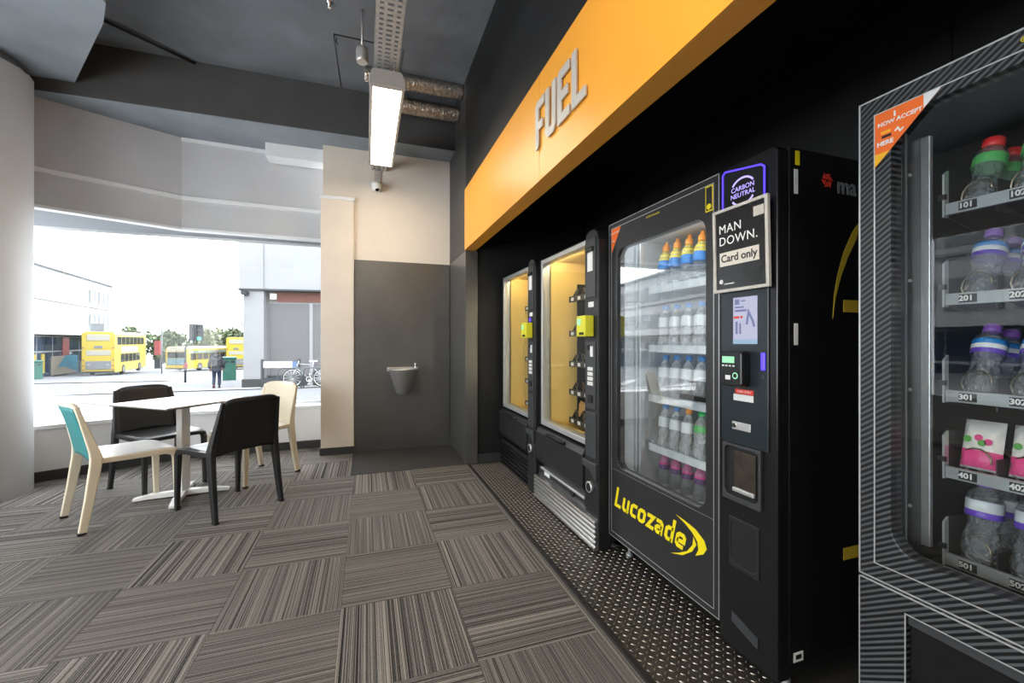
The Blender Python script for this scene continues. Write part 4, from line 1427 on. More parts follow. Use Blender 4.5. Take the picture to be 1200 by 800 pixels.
VIO5 = bottle_proto('vio5', prof_water(0.037, 0.225), 'pet',
                    ([(0.016, 0.205), (0.019, 0.207), (0.019, 0.228), (0.014, 0.230)], 'cap_purple'),
                    [([(0.0372, 0.125), (0.0375, 0.126), (0.0375, 0.140), (0.037, 0.141)], 'lab_violet'),
                     ([(0.037, 0.141), (0.0376, 0.1415), (0.0374, 0.168), (0.036, 0.171)], 'lab_white')])
TRN = ['top', 'second', 'third', 'fourth', 'bottom']
for k, proto, desc in ((0, REDW, 'water bottle with red cap'), (1, VIO, 'water bottle with purple cap'),
                       (2, VIO, 'water bottle with purple cap'), (4, VIO5, 'large water bottle with purple cap')):
    for q in range(7):
        x = LX0 + q * LANE
        for dp, rr in ((0.245, ''), (0.335, ' rear')):
            if rr and q > 3:
                continue
            zz = NS[k] + 0.003 - (dp - 0.205) * math.tan(TILT[k]) * 0.5
            place_bottle(proto, 'water_bottle', (NX + dp, NY - x, zz), TILT[k],
                         '%s, %s from left,%s %s shelf of near machine' % (desc, ORD[q], rr, TRN[k]),
                         'bottles on the %s shelf of the near machine' % TRN[k])


def fruit_bag():
    parts = [('pouch', packet_mesh('pouch', 0.082, 0.135, 0.045, 'bag_white'))]
    mb = MB()
    d, nx_ = 0.047, 8
    for s in (-1, 1):
        v, f = [], []
        for a in range(nx_ + 1):
            for b in range(5):
                u, t = a / nx_ * 2 - 1, -0.92 + b * 0.17
                kk = max(0.0, (1 - u ** 4) * (1 - t ** 6))
                v.append((u * 0.0415, s * d / 2 * kk ** 0.6 + 0.003 * math.sin(9 * u + 5 * t) * kk + s * 0.0005, 0.0675 + t * 0.0675))
        for a in range(nx_):
            for b in range(4):
                i = a * 5 + b
                f.append((i, i + 1, i + 6, i + 5))
        mb.add(v, f, True)
    parts.append(('printed_band', mb.mesh('printed_band', 'bag_pink')))
    for (x, z, m_) in ((-0.022, 0.078, 'bag_green'), (0.0, 0.085, 'bag_pink'), (0.02, 0.076, 'bag_pink'), (0.008, 0.072, 'bag_green')):
        mb = MB().lathe([(0.009, -0.0018), (0.006, 0.0)], (x, -0.024, z), 10, 'y')
        parts.append(('printed_fruit', mb.mesh('printed_fruit', m_)))
    return parts


BAG = fruit_bag()
for q in range(7):
    x = LX0 + q * LANE
    r = empty('fruit_pouch', (NX + 0.245, NY - x, NS[3] + 0.012))
    r.rotation_euler = (0, R(14), 0)
    for n_, me in BAG:
        o = bpy.data.objects.new(n_, me)
        COL.objects.link(o)
        o.parent = r
        o.rotation_euler.z = MR
    tag(r, 'white and pink fruit snack pouch, %s from left on fourth shelf of near machine' % ORD[q], 'snack packet', 'fruit pouches in the near machine')

# ------------------------------------------------------------------ table and chairs
tb_ = empty('cafe_table', (-1.335, 3.93, 0), R(52))
s = 0.312
MB().box(-s, s, -s, s, 0.722, 0.734).build('table_top', 'table_white', tb_, 0.003)
MB().box(-s + 0.004, s - 0.004, -s + 0.004, s - 0.004, 0.716, 0.722).build('edge_band', 'table_edge', tb_)
MB().box(-0.032, 0.032, -0.032, 0.032, 0.02, 0.70).build('post', 'table_white', tb_, 0.004)
MB().box(-0.13, 0.13, -0.13, 0.13, 0.70, 0.716).build('top_bracket', 'table_white', tb_, 0.003)
for k in range(4):
    a = R(45 + 90 * k)
    MB().sweep([(0, 0, 0.03), (0.20 * math.cos(a), 0.20 * math.sin(a), 0.026), (0.30 * math.cos(a), 0.30 * math.sin(a), 0.014)],
               [0.055, 0.052, 0.046], [0.04, 0.032, 0.02], side=(-math.sin(a), math.cos(a), 0)).build('base_arm', 'table_white', tb_, 0.003)
tag(tb_, 'square white cafe table on a cross base among four chairs', 'table')


def chair(loc, face, label, frame_m, back_m, seat_m, panel_m=None):
    """origin on the floor, the sitter looks along local +y"""
    r = empty('chair', loc, R(face - 90))
    # seat
    v, f = [], []
    nx_, ny_ = 12, 12
    for a in range(nx_ + 1):
        for b in range(ny_ + 1):
            u, t = a / nx_ * 2 - 1, b / ny_
            wd = 0.222 - 0.012 * t
            y = -0.205 + 0.43 * t
            z = 0.452 - 0.012 * (1 - u * u) * math.sin(math.pi * min(1, t * 1.05)) - 0.018 * max(0, t - 0.86) / 0.14 - 0.004 * u * u
            v.append((u * wd, y, z))
    for a in range(nx_):
        for b in range(ny_):
            i = a * (ny_ + 1) + b
            f.append((i, i + ny_ + 1, i + ny_ + 2, i + 1))
    o = MB().add(v, f, True).build('seat', seat_m, r)
    md = o.modifiers.new('thick', 'SOLIDIFY')
    md.thickness = 0.022
    md.offset = -1

    # back shell
    def back_pt(u, t, off=0.0):
        wd = 0.223 - 0.034 * t - 0.010 * (max(0, t - 0.85) / 0.15) ** 2
        zz = 0.415 + 0.395 * t - 0.020 * (abs(u) ** 6) * max(0, (t - 0.6) / 0.4) + 0.03 * (1 - t) ** 2 * (1 - u * u)
        yy = -0.205 - 0.085 * t - 0.022 * t * t + 0.035 * u * u * (0.3 + 0.7 * t) - 0.012 + off
        return (u * wd, yy, zz)
    v, f = [], []
    nx_, ny_ = 14, 12
    for a in range(nx_ + 1):
        for b in range(ny_ + 1):
            v.append(back_pt(a / nx_ * 2 - 1, b / ny_))
    for a in range(nx_):
        for b in range(ny_):
            i = a * (ny_ + 1) + b
            f.append((i, i + 1, i + ny_ + 2, i + ny_ + 1))
    o = MB().add(v, f, True).build('backrest', back_m, r)
    md = o.modifiers.new('thick', 'SOLIDIFY')
    md.thickness = 0.02
    md.offset = 0
    if panel_m:
        v = []
        for a in range(nx_ + 1):
            for b in range(ny_ + 1):
                v.append(back_pt((a / nx_ * 2 - 1) * 0.90, 0.02 + 0.90 * b / ny_, -0.013))
        o = MB().add(v, f, True).build('back_panel', panel_m, r)
        md = o.modifiers.new('thick', 'SOLIDIFY')
        md.thickness = 0.004
        md.offset = 0
    for sx in (-1, 1):
        # rear leg runs up the side of the back
        MB().sweep([(sx * 0.190, -0.288, 0.785), (sx * 0.203, -0.250, 0.64), (sx * 0.216, -0.212, 0.50), (sx * 0.221, -0.203, 0.45),
                    (sx * 0.222, -0.208, 0.40), (sx * 0.226, -0.236, 0.20), (sx * 0.230, -0.268, 0.012)],
                   [0.026, 0.032, 0.036, 0.038, 0.036, 0.031, 0.026], [0.022, 0.034, 0.05, 0.06, 0.056, 0.048, 0.040]).build('leg', frame_m, r, 0.006)
        MB().box(sx * 0.230 - 0.014, sx * 0.230 + 0.014, -0.290, -0.250, 0.0, 0.014).build('foot_glide', 'rubber', r, 0.002)
        # side rail and front leg in one bend
        MB().sweep([(sx * 0.220, -0.20, 0.436), (sx * 0.216, 0.0, 0.428), (sx * 0.211, 0.15, 0.424), (sx * 0.209, 0.195, 0.412), (sx * 0.208, 0.212, 0.385),
                    (sx * 0.208, 0.216, 0.30), (sx * 0.210, 0.222, 0.012)],
                   [0.030, 0.030, 0.032, 0.034, 0.034, 0.032, 0.026], [0.034, 0.034, 0.036, 0.046, 0.046, 0.042, 0.032]).build('leg', frame_m, r, 0.006)
        MB().box(sx * 0.210 - 0.013, sx * 0.210 + 0.013, 0.206, 0.238, 0.0, 0.014).build('foot_glide', 'rubber', r, 0.002)
    return tag(r, label, 'chair', 'plastic chairs around the cafe table')


chair((-1.572, 3.67, 0), 37, 'cream plastic chair with teal outer back, left of the white table', 'chair_cream', 'chair_cream', 'chair_white', 'chair_teal')
chair((-1.60, 4.27, 0), -45, 'black plastic chair behind the white table, facing the room', 'chair_black', 'chair_black', 'chair_black')
chair((-0.955, 3.595, 0), 135, 'black plastic chair in front of the white table, back turned', 'chair_black', 'chair_black', 'chair_black')
chair((-0.945, 4.27, 0), 230, 'cream plastic chair at far right of the table by the pilaster', 'chair_cream', 'chair_cream', 'chair_white')

# ------------------------------------------------------------------ the street outside
GP = [(5.6, -0.12), (12, -0.28), (17, -0.5), (23, -1.0), (30, -1.22), (54, -2.22), (75, -2.85), (140, -4.6), (260, -6.0)]


def gz(y):
    for (a, za), (b, zb) in zip(GP, GP[1:]):
        if y <= b:
            return za + (zb - za) * max(0, y - a) / (b - a)
    return GP[-1][1]


v, f = [], []
xs = [-160, -90, -60, -40, -28, -18, -9, -4, 0, 6, 14, 30, 60]
ys = [a for a, _ in GP]
for x in xs:
    for y in ys:
        v.append((x, y, gz(y)))
n = len(ys)
for a in range(len(xs) - 1):
    for b in range(n - 1):
        f.append((a * n + b, (a + 1) * n + b, (a + 1) * n + b + 1, a * n + b + 1))
gr = struct(MB().add(v, f).build('ground', 'asphalt'), 'pale grey street outside the window')


def ground_strip(name, m, pts, wd, lift=0.012):
    """flat marking following points on the ground"""
    full = []
    for (a, b) in zip(pts, pts[1:]):
        for k in range(8):
            t = k / 8
            full.append((a[0] + (b[0] - a[0]) * t, a[1] + (b[1] - a[1]) * t))
    full.append(pts[-1])
    mb = MB()
    vv = []
    for i, p in enumerate(full):
        q0, q1 = full[max(0, i - 1)], full[min(len(full) - 1, i + 1)]
        d = Vector((q1[0] - q0[0], q1[1] - q0[1])).normalized()
        nn = Vector((-d.y, d.x)) * wd / 2
        for sg in (1, -1):
            vv.append((p[0] + nn.x * sg, p[1] + nn.y * sg, gz(p[1] + nn.y * sg) + lift))
    ff = [(2 * i, 2 * i + 1, 2 * i + 3, 2 * i + 2) for i in range(len(full) - 1)]
    mb.add(vv, ff)
    return mb.build(name, m, gr)


ground_strip('pavement', 'pavement', [(-14, 7.4), (-6, 7.6), (6, 7.8)], 3.4, 0.03)
ground_strip('pavement', 'pavement', [(-9.5, 20.5), (-4.5, 20.2), (8, 20.0)], 5.5, 0.03)
ground_strip('road_line', 'road_white', [(-16, 15.2), (-11.5, 16.4), (-8.2, 15.4), (-5.6, 12.6)], 0.35)
ground_strip('road_line', 'road_white', [(-16, 14.2), (-12, 13.2), (-8, 12.0), (-5.0, 10.6)], 0.35)
ground_strip('road_line', 'road_white', [(-24, 33), (-16, 31), (-9, 28.5)], 0.6)
ground_strip('road_line', 'road_yellow', [(-10, 9.9), (-4, 10.3), (3, 10.6)], 0.12)
ground_strip('kerb', 'pavement', [(-40, 36), (-24, 35), (-12, 33)], 1.2, 0.05)


# --- buildings
def oriented(name, loc, ang):
    return empty(name, loc, R(ang))


# left: long pale block with ribbon windows over a glazed shopfront; local x runs along the facade away from the camera, -y faces the street... built from its near end
LBa = math.degrees(math.atan2(64, -64 * 0.141))
lb = oriented('office_building', (-21.9, 5.0, -2.6), LBa)


def P(name, m, b, parent):
    return box(name, m, b, parent)


# local: x = along facade, y>0 = into the building (left), z up from -2.6
L = 65.0
P('wall', 'render_white', (0, L, 0.3, 10, 4.7, 11.0), lb)
P('wall', 'render_grey', (0, L, 0.5, 10, 0, 4.7), lb)
P('roof_edge', 'shop_frame', (-0.3, L + 0.4, -0.1, 10.3, 10.85, 11.05), lb)
P('string_course', 'shop_frame', (0, L, 0.1, 0.3, 7.75, 7.9), lb)
P('canopy', 'render_white', (-0.2, L + 0.3, -0.6, 0.5, 4.45, 4.75), lb)
for k in range(26):
    for zz in (5.2, 8.2):
        x = 0.5 + k * 2.5
        if 44 < x < 58:
            continue
        wn = P('window', 'render_grey', (x, x + 2.1, 0.22, 0.32, zz, zz + 1.55), lb)
for k in range(5):
    for zz in (5.6, 8.4):
        x = 58.0 + k * 1.3
        wn = P('window', 'shop_frame', (x, x + 1.0, 0.2, 0.32, zz, zz + 1.4), lb)
        P('pane', 'render_grey', (x + 0.08, x + 0.92, 0.17, 0.21, zz + 0.08, zz + 1.32), wn)
for k in range(22):
    x = 0.4 + k * 2.9
    sw = P('shop_window', 'shop_frame', (x, x + 2.8, 0.3, 0.5, 0.25, 4.35), lb)
    for a in range(2):
        for (z0, z1) in ((0.35, 2.75), (2.9, 4.25)):
            P('pane', 'shop_glass', (x + 0.1 + a * 1.35, x + 1.35 + a * 1.35, 0.26, 0.31, z0, z1), sw)
for x, c in ((46.0, 'bus_yellow'), (47.5, 'bus_yellow')):
    P('window_poster', c, (x, x + 0.5, 0.2, 0.26, 0.8, 2.6), lb)
P('window_poster', 'poster_red', (51.5, 52.9, 0.2, 0.26, 2.3, 4.2), lb)
bn = MB()
bn.prism([(49.2, 0.5), (54.6, 0.5), (54.6, 2.35), (51.8, 2.35)], 0.12, 0.24, lambda p, q, t: (p, t, q))
bn.build('banner', 'banner_cyan', lb)
MB().prism([(49.2, 0.5), (51.8, 2.35), (49.2, 2.35)], 0.12, 0.24, lambda p, q, t: (p, t, q)).build('banner', 'banner_sand', lb)
MB().prism([(49.2, 0.5), (54.6, 0.5), (51.5, 1.25), (50.2, 1.2)], 0.10, 0.13, lambda p, q, t: (p, t, q)).build('banner_print', 'banner_sand', lb)
tag(lb, 'long pale office block with glazed shopfront across the street at left', 'building')
sg_ = box('wall_sign', 'render_grey', (-29.1, -27.9, 60.2, 60.3, 2.3, 3.2))
tag(sg_, 'small grey sign above the double-decker bus', 'sign')

# right: overhanging concrete upper storey on a pillar with pebbledash panels and a brick course
rb = empty('concrete_building', (-5.0, 22.9, -1.2), R(-8))
P('upper_storey', 'concrete_pale', (-0.62, 12.0, 0.0, 9, 4.85, 14.0), rb)
P('corner_strip', 'concrete_pale', (-0.62, 0.42, -0.06, 0.0, 4.85, 14.0), rb)
P('soffit_line', 'plinth', (-0.66, 12.0, -0.1, 0.5, 4.78, 4.86), rb)
P('pillar', 'concrete_pale', (-0.45, 0.42, 0.0, 0.9, 0.6, 4.78), rb)
P('plinth', 'plinth', (-0.50, 0.48, -0.06, 0.95, 0.0, 0.62), rb)
P('wall_core', 'concrete_pale', (0.40, 12.0, 0.45, 9, 0.0, 4.30), rb)
P('brick_course_bed', 'mortar', (0.42, 12.0, 0.42, 9, 4.28, 4.78), rb)
BR = MB().box(0, 0.215, 0, 0.03, 0, 0.065).mesh('brick', 'brick_red')
for row in range(6):
    for k in range(26):
        o = bpy.data.objects.new('brick', BR)
        COL.objects.link(o)
        o.parent = rb
        o.location = (0.9 + k * 0.226 - (0.113 if row % 2 else 0), 0.395, 4.30 + row * 0.078)
for a, b in ((0.55, 2.35), (2.50, 4.6), (4.75, 6.9), (7.05, 9.2)):
    P('pebble_panel', 'pebbledash', (a, b, 0.36, 0.46, 0.75, 4.22), rb)
for a in (2.35, 4.6, 6.9):
    P('panel_joint', 'concrete_pale', (a + 0.0, a + 0.15, 0.33, 0.46, 0.0, 4.25), rb)
P('base_wall', 'plinth', (0.48, 12.0, 0.34, 0.5, 0.0, 0.75), rb)
ln = P('wall_lamp', 'ledge_white', (0.62, 0.86, 0.25, 0.4, 4.42, 4.68), rb)
cmx = P('camera_bracket', 'plinth', (-0.42, -0.2, -0.4, 0.0, 4.55, 4.72), rb)
tag(rb, 'grey building with pale overhanging upper storey, brick course and pebbledash panels', 'building')

# street name plate on two posts
sn = empty('street_sign', (-4.12, 20.3, gz(20.3)), R(-8))
for x in (0.0, 1.42):
    box('post', 'sign_post', (x - 0.05, x + 0.05, -0.05, 0.05, 0.0, 1.22), sn)
box('plate', 'ledge_white', (0.05, 1.15, -0.02, 0.02, 0.86, 1.12), sn)
box('plate_end', 'sign_blue', (1.15, 1.37, -0.02, 0.02, 0.86, 1.12), sn)
box('rail', 'sign_post', (0.05, 1.37, -0.03, 0.03, 0.12, 0.42), sn)
tag(sn, 'low white street name plate between two dark posts', 'street sign')


# bicycles at hoop stands
def ring(mb, c, r, tr, n=28, ax='y'):
    mb.tube([(c[0] + r * math.cos(2 * math.pi * k / n), c[1], c[2] + r * math.sin(2 * math.pi * k / n)) for k in range(n)], tr, 6, closed=True)


def bicycle(loc, ang, frame_m, label, seat_m='plinth'):
    r = empty('bicycle', loc, R(ang))
    for x in (0.0, 1.04):
        mb = MB()
        ring(mb, (x, 0, 0.34), 0.325, 0.02)
        wl_ = mb.build('tyre', 'tyre', r)
        mb = MB()
        ring(mb, (x, 0, 0.34), 0.30, 0.008)
        for k in range(14):
            a = 2 * math.pi * k / 14
            mb.tube([(x, 0, 0.34), (x + 0.30 * math.cos(a), 0, 0.34 + 0.30 * math.sin(a))], 0.003, 4)
        mb.build('rim', 'alu', wl_)
    mb = MB()
    bb, st, hd, hb = (0.46, 0, 0.30), (0.34, 0, 0.80), (0.86, 0, 0.86), (0.90, 0, 0.70)
    for a, b, q in ((bb, st, 0.018), (st, hd, 0.018), (bb, hb, 0.022), (hd, hb, 0.022)):
        mb.tube([a, b], q, 8)
    for s_ in (-0.05, 0.05):
        mb.tube([(0.0, s_, 0.34), (0.46, s_ * 0.5, 0.30)], 0.010, 6)
        mb.tube([(0.0, s_, 0.34), (0.345, s_ * 0.3, 0.74)], 0.009, 6)
        mb.tube([(1.04, s_, 0.34), (0.905, s_, 0.68)], 0.012, 6)
    mb.build('bike_frame', frame_m, r)
    MB().tube([(0.345, 0, 0.78), (0.325, 0, 0.93)], 0.012, 8).build('seat_post', 'alu', r)
    MB().prism([(0.20, -0.07), (0.28, -0.075), (0.46, -0.02), (0.46, 0.02), (0.28, 0.075), (0.20, 0.07)], 0.93, 0.975).build('saddle', seat_m, r, 0.012)
    MB().tube([(0.84, 0, 0.86), (0.83, 0, 0.97)], 0.014, 8).build('stem', 'alu', r)
    MB().tube([(0.86, -0.28, 1.0), (0.88, -0.12, 0.985), (0.83, 0, 0.975), (0.88, 0.12, 0.985), (0.86, 0.28, 1.0)], 0.013, 8).build('handlebar', 'plinth', r)
    mb = MB()
    ring(mb, (0.46, 0.06, 0.30), 0.09, 0.008, 18)
    mb.tube([(0.46, 0.06, 0.30), (0.46, 0.06, 0.13)], 0.01, 6)
    mb.tube([(0.46, -0.06, 0.30), (0.46, -0.06, 0.47)], 0.01, 6)
    mb.box(0.42, 0.50, -0.16, -0.06, 0.465, 0.485)
    mb.box(0.42, 0.50, 0.06, 0.16, 0.115, 0.135)
    mb.build('crankset', 'alu', r)
    return tag(r, label, 'bicycle', 'bicycles at the stands')


bicycle((-1.52, 17.15, gz(17.2) + 0.03), 172, 'bike_frame', 'silver bicycle leaning at the stand nearest the street sign', 'ledge_white')
bicycle((-0.60, 17.75, gz(17.8) + 0.03), 176, 'bike_blue', 'dark blue bicycle behind the silver one by the pebbledash wall')
for x, y, lb_ in ((-2.55, 16.7, 'grey bike hoop beside the street sign'), (-1.75, 16.85, 'grey bike hoop in front of the silver bicycle')):
    pts = [(-0.38, 0, 0.0), (-0.38, 0, 0.6)] + [(-0.38 + 0.12 - 0.12 * math.cos(R(t)), 0, 0.6 + 0.12 * math.sin(R(t))) for t in (30, 60, 90)] + \
          [(0.26 + 0.12 * math.sin(R(t)), 0, 0.6 + 0.12 * math.cos(R(t))) for t in (0, 30, 60, 90)] + [(0.38, 0, 0.0)]
    o = MB().tube(pts, 0.025, 8).build('bike_stand', 'pole_grey', None, loc=(x, y, gz(y) + 0.02), rz=R(-6))
    tag(o, lb_, 'bike stand', 'hoop bike stands')

# traffic light
tl = empty('traffic_light', (-9.75, 29.77, gz(29.77)), R(17))
MB().tube([(-0.25, 0, 0.0), (-0.25, 0, 2.05), (0.12, 0, 2.30), (0.12, 0, 3.5)], 0.055, 10).build('pole', 'pole_grey', tl)
hd = box('signal_head', 'signal_black', (0.16, 0.62, -0.28, 0.0, 2.42, 3.42), tl, 0.03)
box('back_board', 'signal_black', (-0.10, 0.08, -0.1, 0.0, 2.42, 3.44), tl, 0.02)
for k, mm in ((0, 'signal_green'), (1, 'plinth'), (2, 'plinth')):
    MB().lathe([(0.11, -0.30), (0.115, -0.28)], (0.40, 0, 2.58 + k * 0.32), 16, 'y').build('lens', mm, hd)
    MB().prism([(0.14 * math.cos(R(t)), 0.14 * math.sin(R(t))) for t in range(0, 181, 20)] + [(0.125 * math.cos(R(t)), 0.125 * math.sin(R(t))) for t in range(180, -1, -20)],
               -0.46, -0.28, lambda p, q, t, k=k: (0.40 + p, t, 2.58 + k * 0.32 + q)).build('visor', 'signal_black', hd)
box('push_button_box', 'poster_red', (-0.33, -0.12, -0.2, -0.05, 0.85, 1.15), tl, 0.02)
tag(tl, 'traffic light on a cranked grey pole showing green', 'traffic light')

# bins
for (x, y, lab, ang) in ((-25.0, 44.6, 'green litter bin at far left of the window', 30), (-8.35, 31.9, 'green utility cabinet right of the walking man', 15)):
    r = empty('green_cabinet' if x > -10 else 'litter_bin', (x, y, gz(y)), R(ang))
    box('body', 'green_bin', (-0.36, 0.36, -0.4, 0.4, 0.0, 1.35), r, 0.03)
    box('lid', 'green_bin', (-0.40, 0.40, -0.45, 0.45, 1.35, 1.5), r, 0.05)
    for a in (-0.17, 0.17):
        box('opening', 'plinth', (a - 0.10, a + 0.10, -0.42, -0.39, 1.12, 1.26), r)
    tag(r, lab, 'bin' if x < -10 else 'utility box')

# bus stop flag
bf = empty('bus_stop', (-20.3, 54.2, gz(54.2)), R(20))
MB().tube([(0, 0, 0), (0, 0, 4.6)], 0.07, 8).build('pole', 'pole_grey', bf)
box('flag', 'poster_red', (-0.6, -0.05, -0.04, 0.04, 2.0, 3.5), bf)
box('timetable', 'plinth', (-0.6, -0.05, -0.05, 0.05, 0.6, 1.6), bf)
tag(bf, 'bus stop post with a red flag beside the double-decker bus', 'bus stop')


# --- buses: rear at y=0, front at y=L, origin on the ground under the rear centre
def wheel(r, x, y, m='tyre'):
    t = MB().lathe([(0.30, -0.14), (0.48, -0.13), (0.5, -0.05), (0.5, 0.05), (0.48, 0.13), (0.30, 0.14)], (x, y, 0.5), 20, 'x').build('tyre', m, r)
    MB().lathe([(0.28, -0.145), (0.28, 0.145)], (x, y, 0.5), 14, 'x').build('hub', 'bus_grey', t)


def bus(loc, head, Lb, double, label, roof_m='bus_cream'):
    r = empty('double_decker_bus' if double else 'single_decker_bus', loc, R(head - 90))
    Hh = 4.35 if double else 3.0
    wv = 1.25
    prof = [(-wv, 0.28), (wv, 0.28), (wv, Hh - 0.25), (wv - 0.2, Hh), (-wv + 0.2, Hh), (-wv, Hh - 0.25)]
    MB().prism(prof, 0.0, Lb, lambda p, q, t: (p, t, q)).build('body', 'bus_yellow', r, 0.06)
    MB().prism([(-wv + 0.1, Hh - 0.1), (wv - 0.1, Hh - 0.1), (wv - 0.28, Hh + 0.02), (-wv + 0.28, Hh + 0.02)], 0.1, Lb - 0.1, lambda p, q, t: (p, t, q)).build('roof', roof_m, r)
    e = 0.012
    # rear
    if double:
        box('rear_window', 'bus_cream', (-0.85, 0.85, -0.05, 0.0, 3.45, 4.05), r, 0.05)
        box('number_plate', 'bus_grey', (-0.3, 0.3, -0.05, 0.0, 2.68, 2.95), r)
        box('rear_panel', 'bus_cream', (-0.9, 0.9, -0.03, 0.0, 2.0, 2.5), r, 0.04)
        box('engine_cover', 'bus_grey', (-0.95, 0.95, -0.06, 0.0, 0.62, 1.45), r, 0.06)
        for s_ in (-1, 1):
            for zz in (0.6, 1.0, 1.55, 2.75):
                MB().lathe([(0.07, -0.04), (0.07, 0.0)], (s_ * 1.1, 0, zz), 10, 'y').build('rear_lamp', 'poster_red', r)
            MB().lathe([(0.09, -0.09), (0.09, -0.05)], (s_ * 0.7, 0, 1.1), 10, 'y').build('reflector', 'bus_cream', r)
        box('bumper', 'plinth', (-1.2, 1.2, -0.08, 0.05, 0.28, 0.45), r)
    else:
        box('rear_window', 'bus_glass', (-1.0, 1.0, -0.05, 0.0, 1.65, 2.35), r, 0.05)
        box('rear_panel', 'bus_panel_blue', (-1.05, 1.05, -0.04, 0.0, 0.8, 1.6), r, 0.04)
        box('rear_header', 'bus_cream', (-1.1, 1.1, -0.03, 0.02, 2.4, 2.9), r, 0.04)
        box('bumper', 'plinth', (-1.2, 1.2, -0.08, 0.05, 0.28, 0.42), r)
    # sides
    for s_ in (-1, 1):
        xa, xb = (wv, wv + e) if s_ > 0 else (-wv - e, -wv)
        nwin = 7
        step = (Lb - 1.4) / nwin
        if double:
            for k in range(nwin):
                box('upper_window', 'bus_glass', (xa, xb, 0.6 + k * step, 0.6 + (k + 1) * step - 0.14, 3.05, 3.85), r)
            box('side_advert', 'bus_cream', (xa, xb, 1.8, Lb - 3.2, 2.2, 2.85), r)
            for k in range(nwin - 2):
                box('lower_window', 'bus_glass', (xa, xb, 1.6 + k * step, 1.6 + (k + 1) * step - 0.14, 1.25, 2.1), r)
        else:
            for k in range(nwin):
                box('side_window', 'bus_glass', (xa, xb, 0.6 + k * step, 0.6 + (k + 1) * step - 0.12, 1.35, 2.2), r)
            box('cove_panel', 'bus_panel_blue', (xa, xb, 0.3, Lb - 0.3, 2.25, 2.5), r)
        for yy in (2.4, Lb - 2.6):
            wheel(r, s_ * (wv - 0.1), yy)
    box('windscreen', 'bus_glass', (-1.05, 1.05, Lb, Lb + e, 1.2, 2.3), r)
    return tag(r, label, 'bus', 'yellow buses in the street')


a = R(99)
bus((-23.67 - 1.25 * math.sin(a), 52.99 + 1.25 * math.cos(a), gz(53.2)), 99, 10.5, True, 'yellow double-decker bus seen from behind, nearest to the window')
a = R(80)
bus((-21.9, 62.4, gz(62.4)), 76, 10.0, False, 'yellow single-decker bus with pale roof beyond the traffic light')
bus((-16.6, 66.4, gz(66.5)), 80, 10.5, True, 'yellow double-decker bus far off, half hidden by the pillar')


# --- trees and bushes
def leaf_cloud(c, rx, ry, rz_, n, size, seed):
    rnd = random.Random(seed)
    mb = MB()
    lumps = [(rnd.uniform(-0.6, 0.6), rnd.uniform(-0.6, 0.6), rnd.uniform(-0.4, 0.7), rnd.uniform(0.35, 0.6)) for _ in range(9)]
    for _ in range(n):
        l = rnd.choice(lumps)
        d = Vector((rnd.gauss(0, 1), rnd.gauss(0, 1), rnd.gauss(0, 1))).normalized() * l[3] * rnd.uniform(0.65, 1.0)
        p = Vector((c[0] + (l[0] + d.x) * rx, c[1] + (l[1] + d.y) * ry, c[2] + (l[2] + d.z) * rz_))
        t = Vector((rnd.gauss(0, 1), rnd.gauss(0, 1), rnd.gauss(0, 1))).normalized()
        u = t.cross(Vector((rnd.gauss(0, 1), rnd.gauss(0, 1), rnd.gauss(0, 1)))).normalized()
        s_ = size * rnd.uniform(0.6, 1.3)
        mb.add([p - t * s_, p + u * s_ * 0.55, p + t * s_, p - u * s_ * 0.55], [(0, 1, 2, 3)])
    return mb


bush = [(-35.5, 84, 5.0, 3.0, 'leaf', 'dark green bush right behind the nearest double-decker bus'),
        (-30.5, 86, 5.0, 3.3, 'leaf', 'broad green bush above the left end of the single-decker bus'),
        (-25.0, 85, 4.8, 3.2, 'leaf_pale', 'pale green bush left of the traffic light'),
        (-20.5, 86, 4.6, 3.3, 'leaf', 'green bush right of the traffic light head'),
        (-16.0, 87, 4.6, 3.2, 'leaf_pale', 'pale green bush beside the building pillar'),
        (-11.0, 88, 4.6, 3.2, 'leaf', 'green bush hidden behind the building pillar')]
for i, (x, y, rx, hz, mm, lab) in enumerate(bush):
    r = empty('bush', (x, y, gz(y)))
    leaf_cloud((0, 0, 3.4), rx * 0.62, 2.3, hz, 3000, 0.34, i + 11).build('foliage', mm, r)
    MB().tube([(0, 0, 0), (0.2, 0.1, 1.6), (0.1, 0, 3.6)], lambda k: 0.22 - 0.05 * k, 7).build('trunk', 'bark', r)
    tag(r, lab, 'bush', 'bushes across the street')


def bare_tree(loc, h, seed, label):
    rnd = random.Random(seed)
    r = empty('bare_tree', loc)
    tk = MB()
    tk.tube([(0, 0, 0), (0.1, 0, h * 0.35), (0.05, 0.1, h * 0.55)], lambda k: 0.22 - 0.05 * k, 7)
    tk.build('trunk', 'bark', r)
    br = MB()

    def grow(p, d, l, rad, dep):
        q = p + d * l
        br.tube([p, (p + q) / 2 + Vector((rnd.uniform(-.1, .1), rnd.uniform(-.1, .1), 0)) * l * 0.4, q], lambda k: rad * (1 - 0.2 * k), 5)
        if dep:
            for _ in range(3):
                nd = (d + Vector((rnd.uniform(-.7, .7), rnd.uniform(-.7, .7), rnd.uniform(-.1, .5)))).normalized()
                grow(q, nd, l * 0.68, rad * 0.6, dep - 1)
    for _ in range(4):
        grow(Vector((0.05, 0.05, h * rnd.uniform(0.35, 0.55))), Vector((rnd.uniform(-.6, .6), rnd.uniform(-.6, .6), 1)).normalized(), h * 0.24, 0.09, 3)
    br.build('branches', 'bark', r)
    return tag(r, label, 'tree', 'bare trees across the street')


bare_tree((-19.2, 82, gz(82)), 8.0, 3, 'slender bare tree rising right of the traffic light')
bare_tree((-33.0, 92, gz(92)), 9.5, 5, 'bare tree rising behind the nearest double-decker bus')


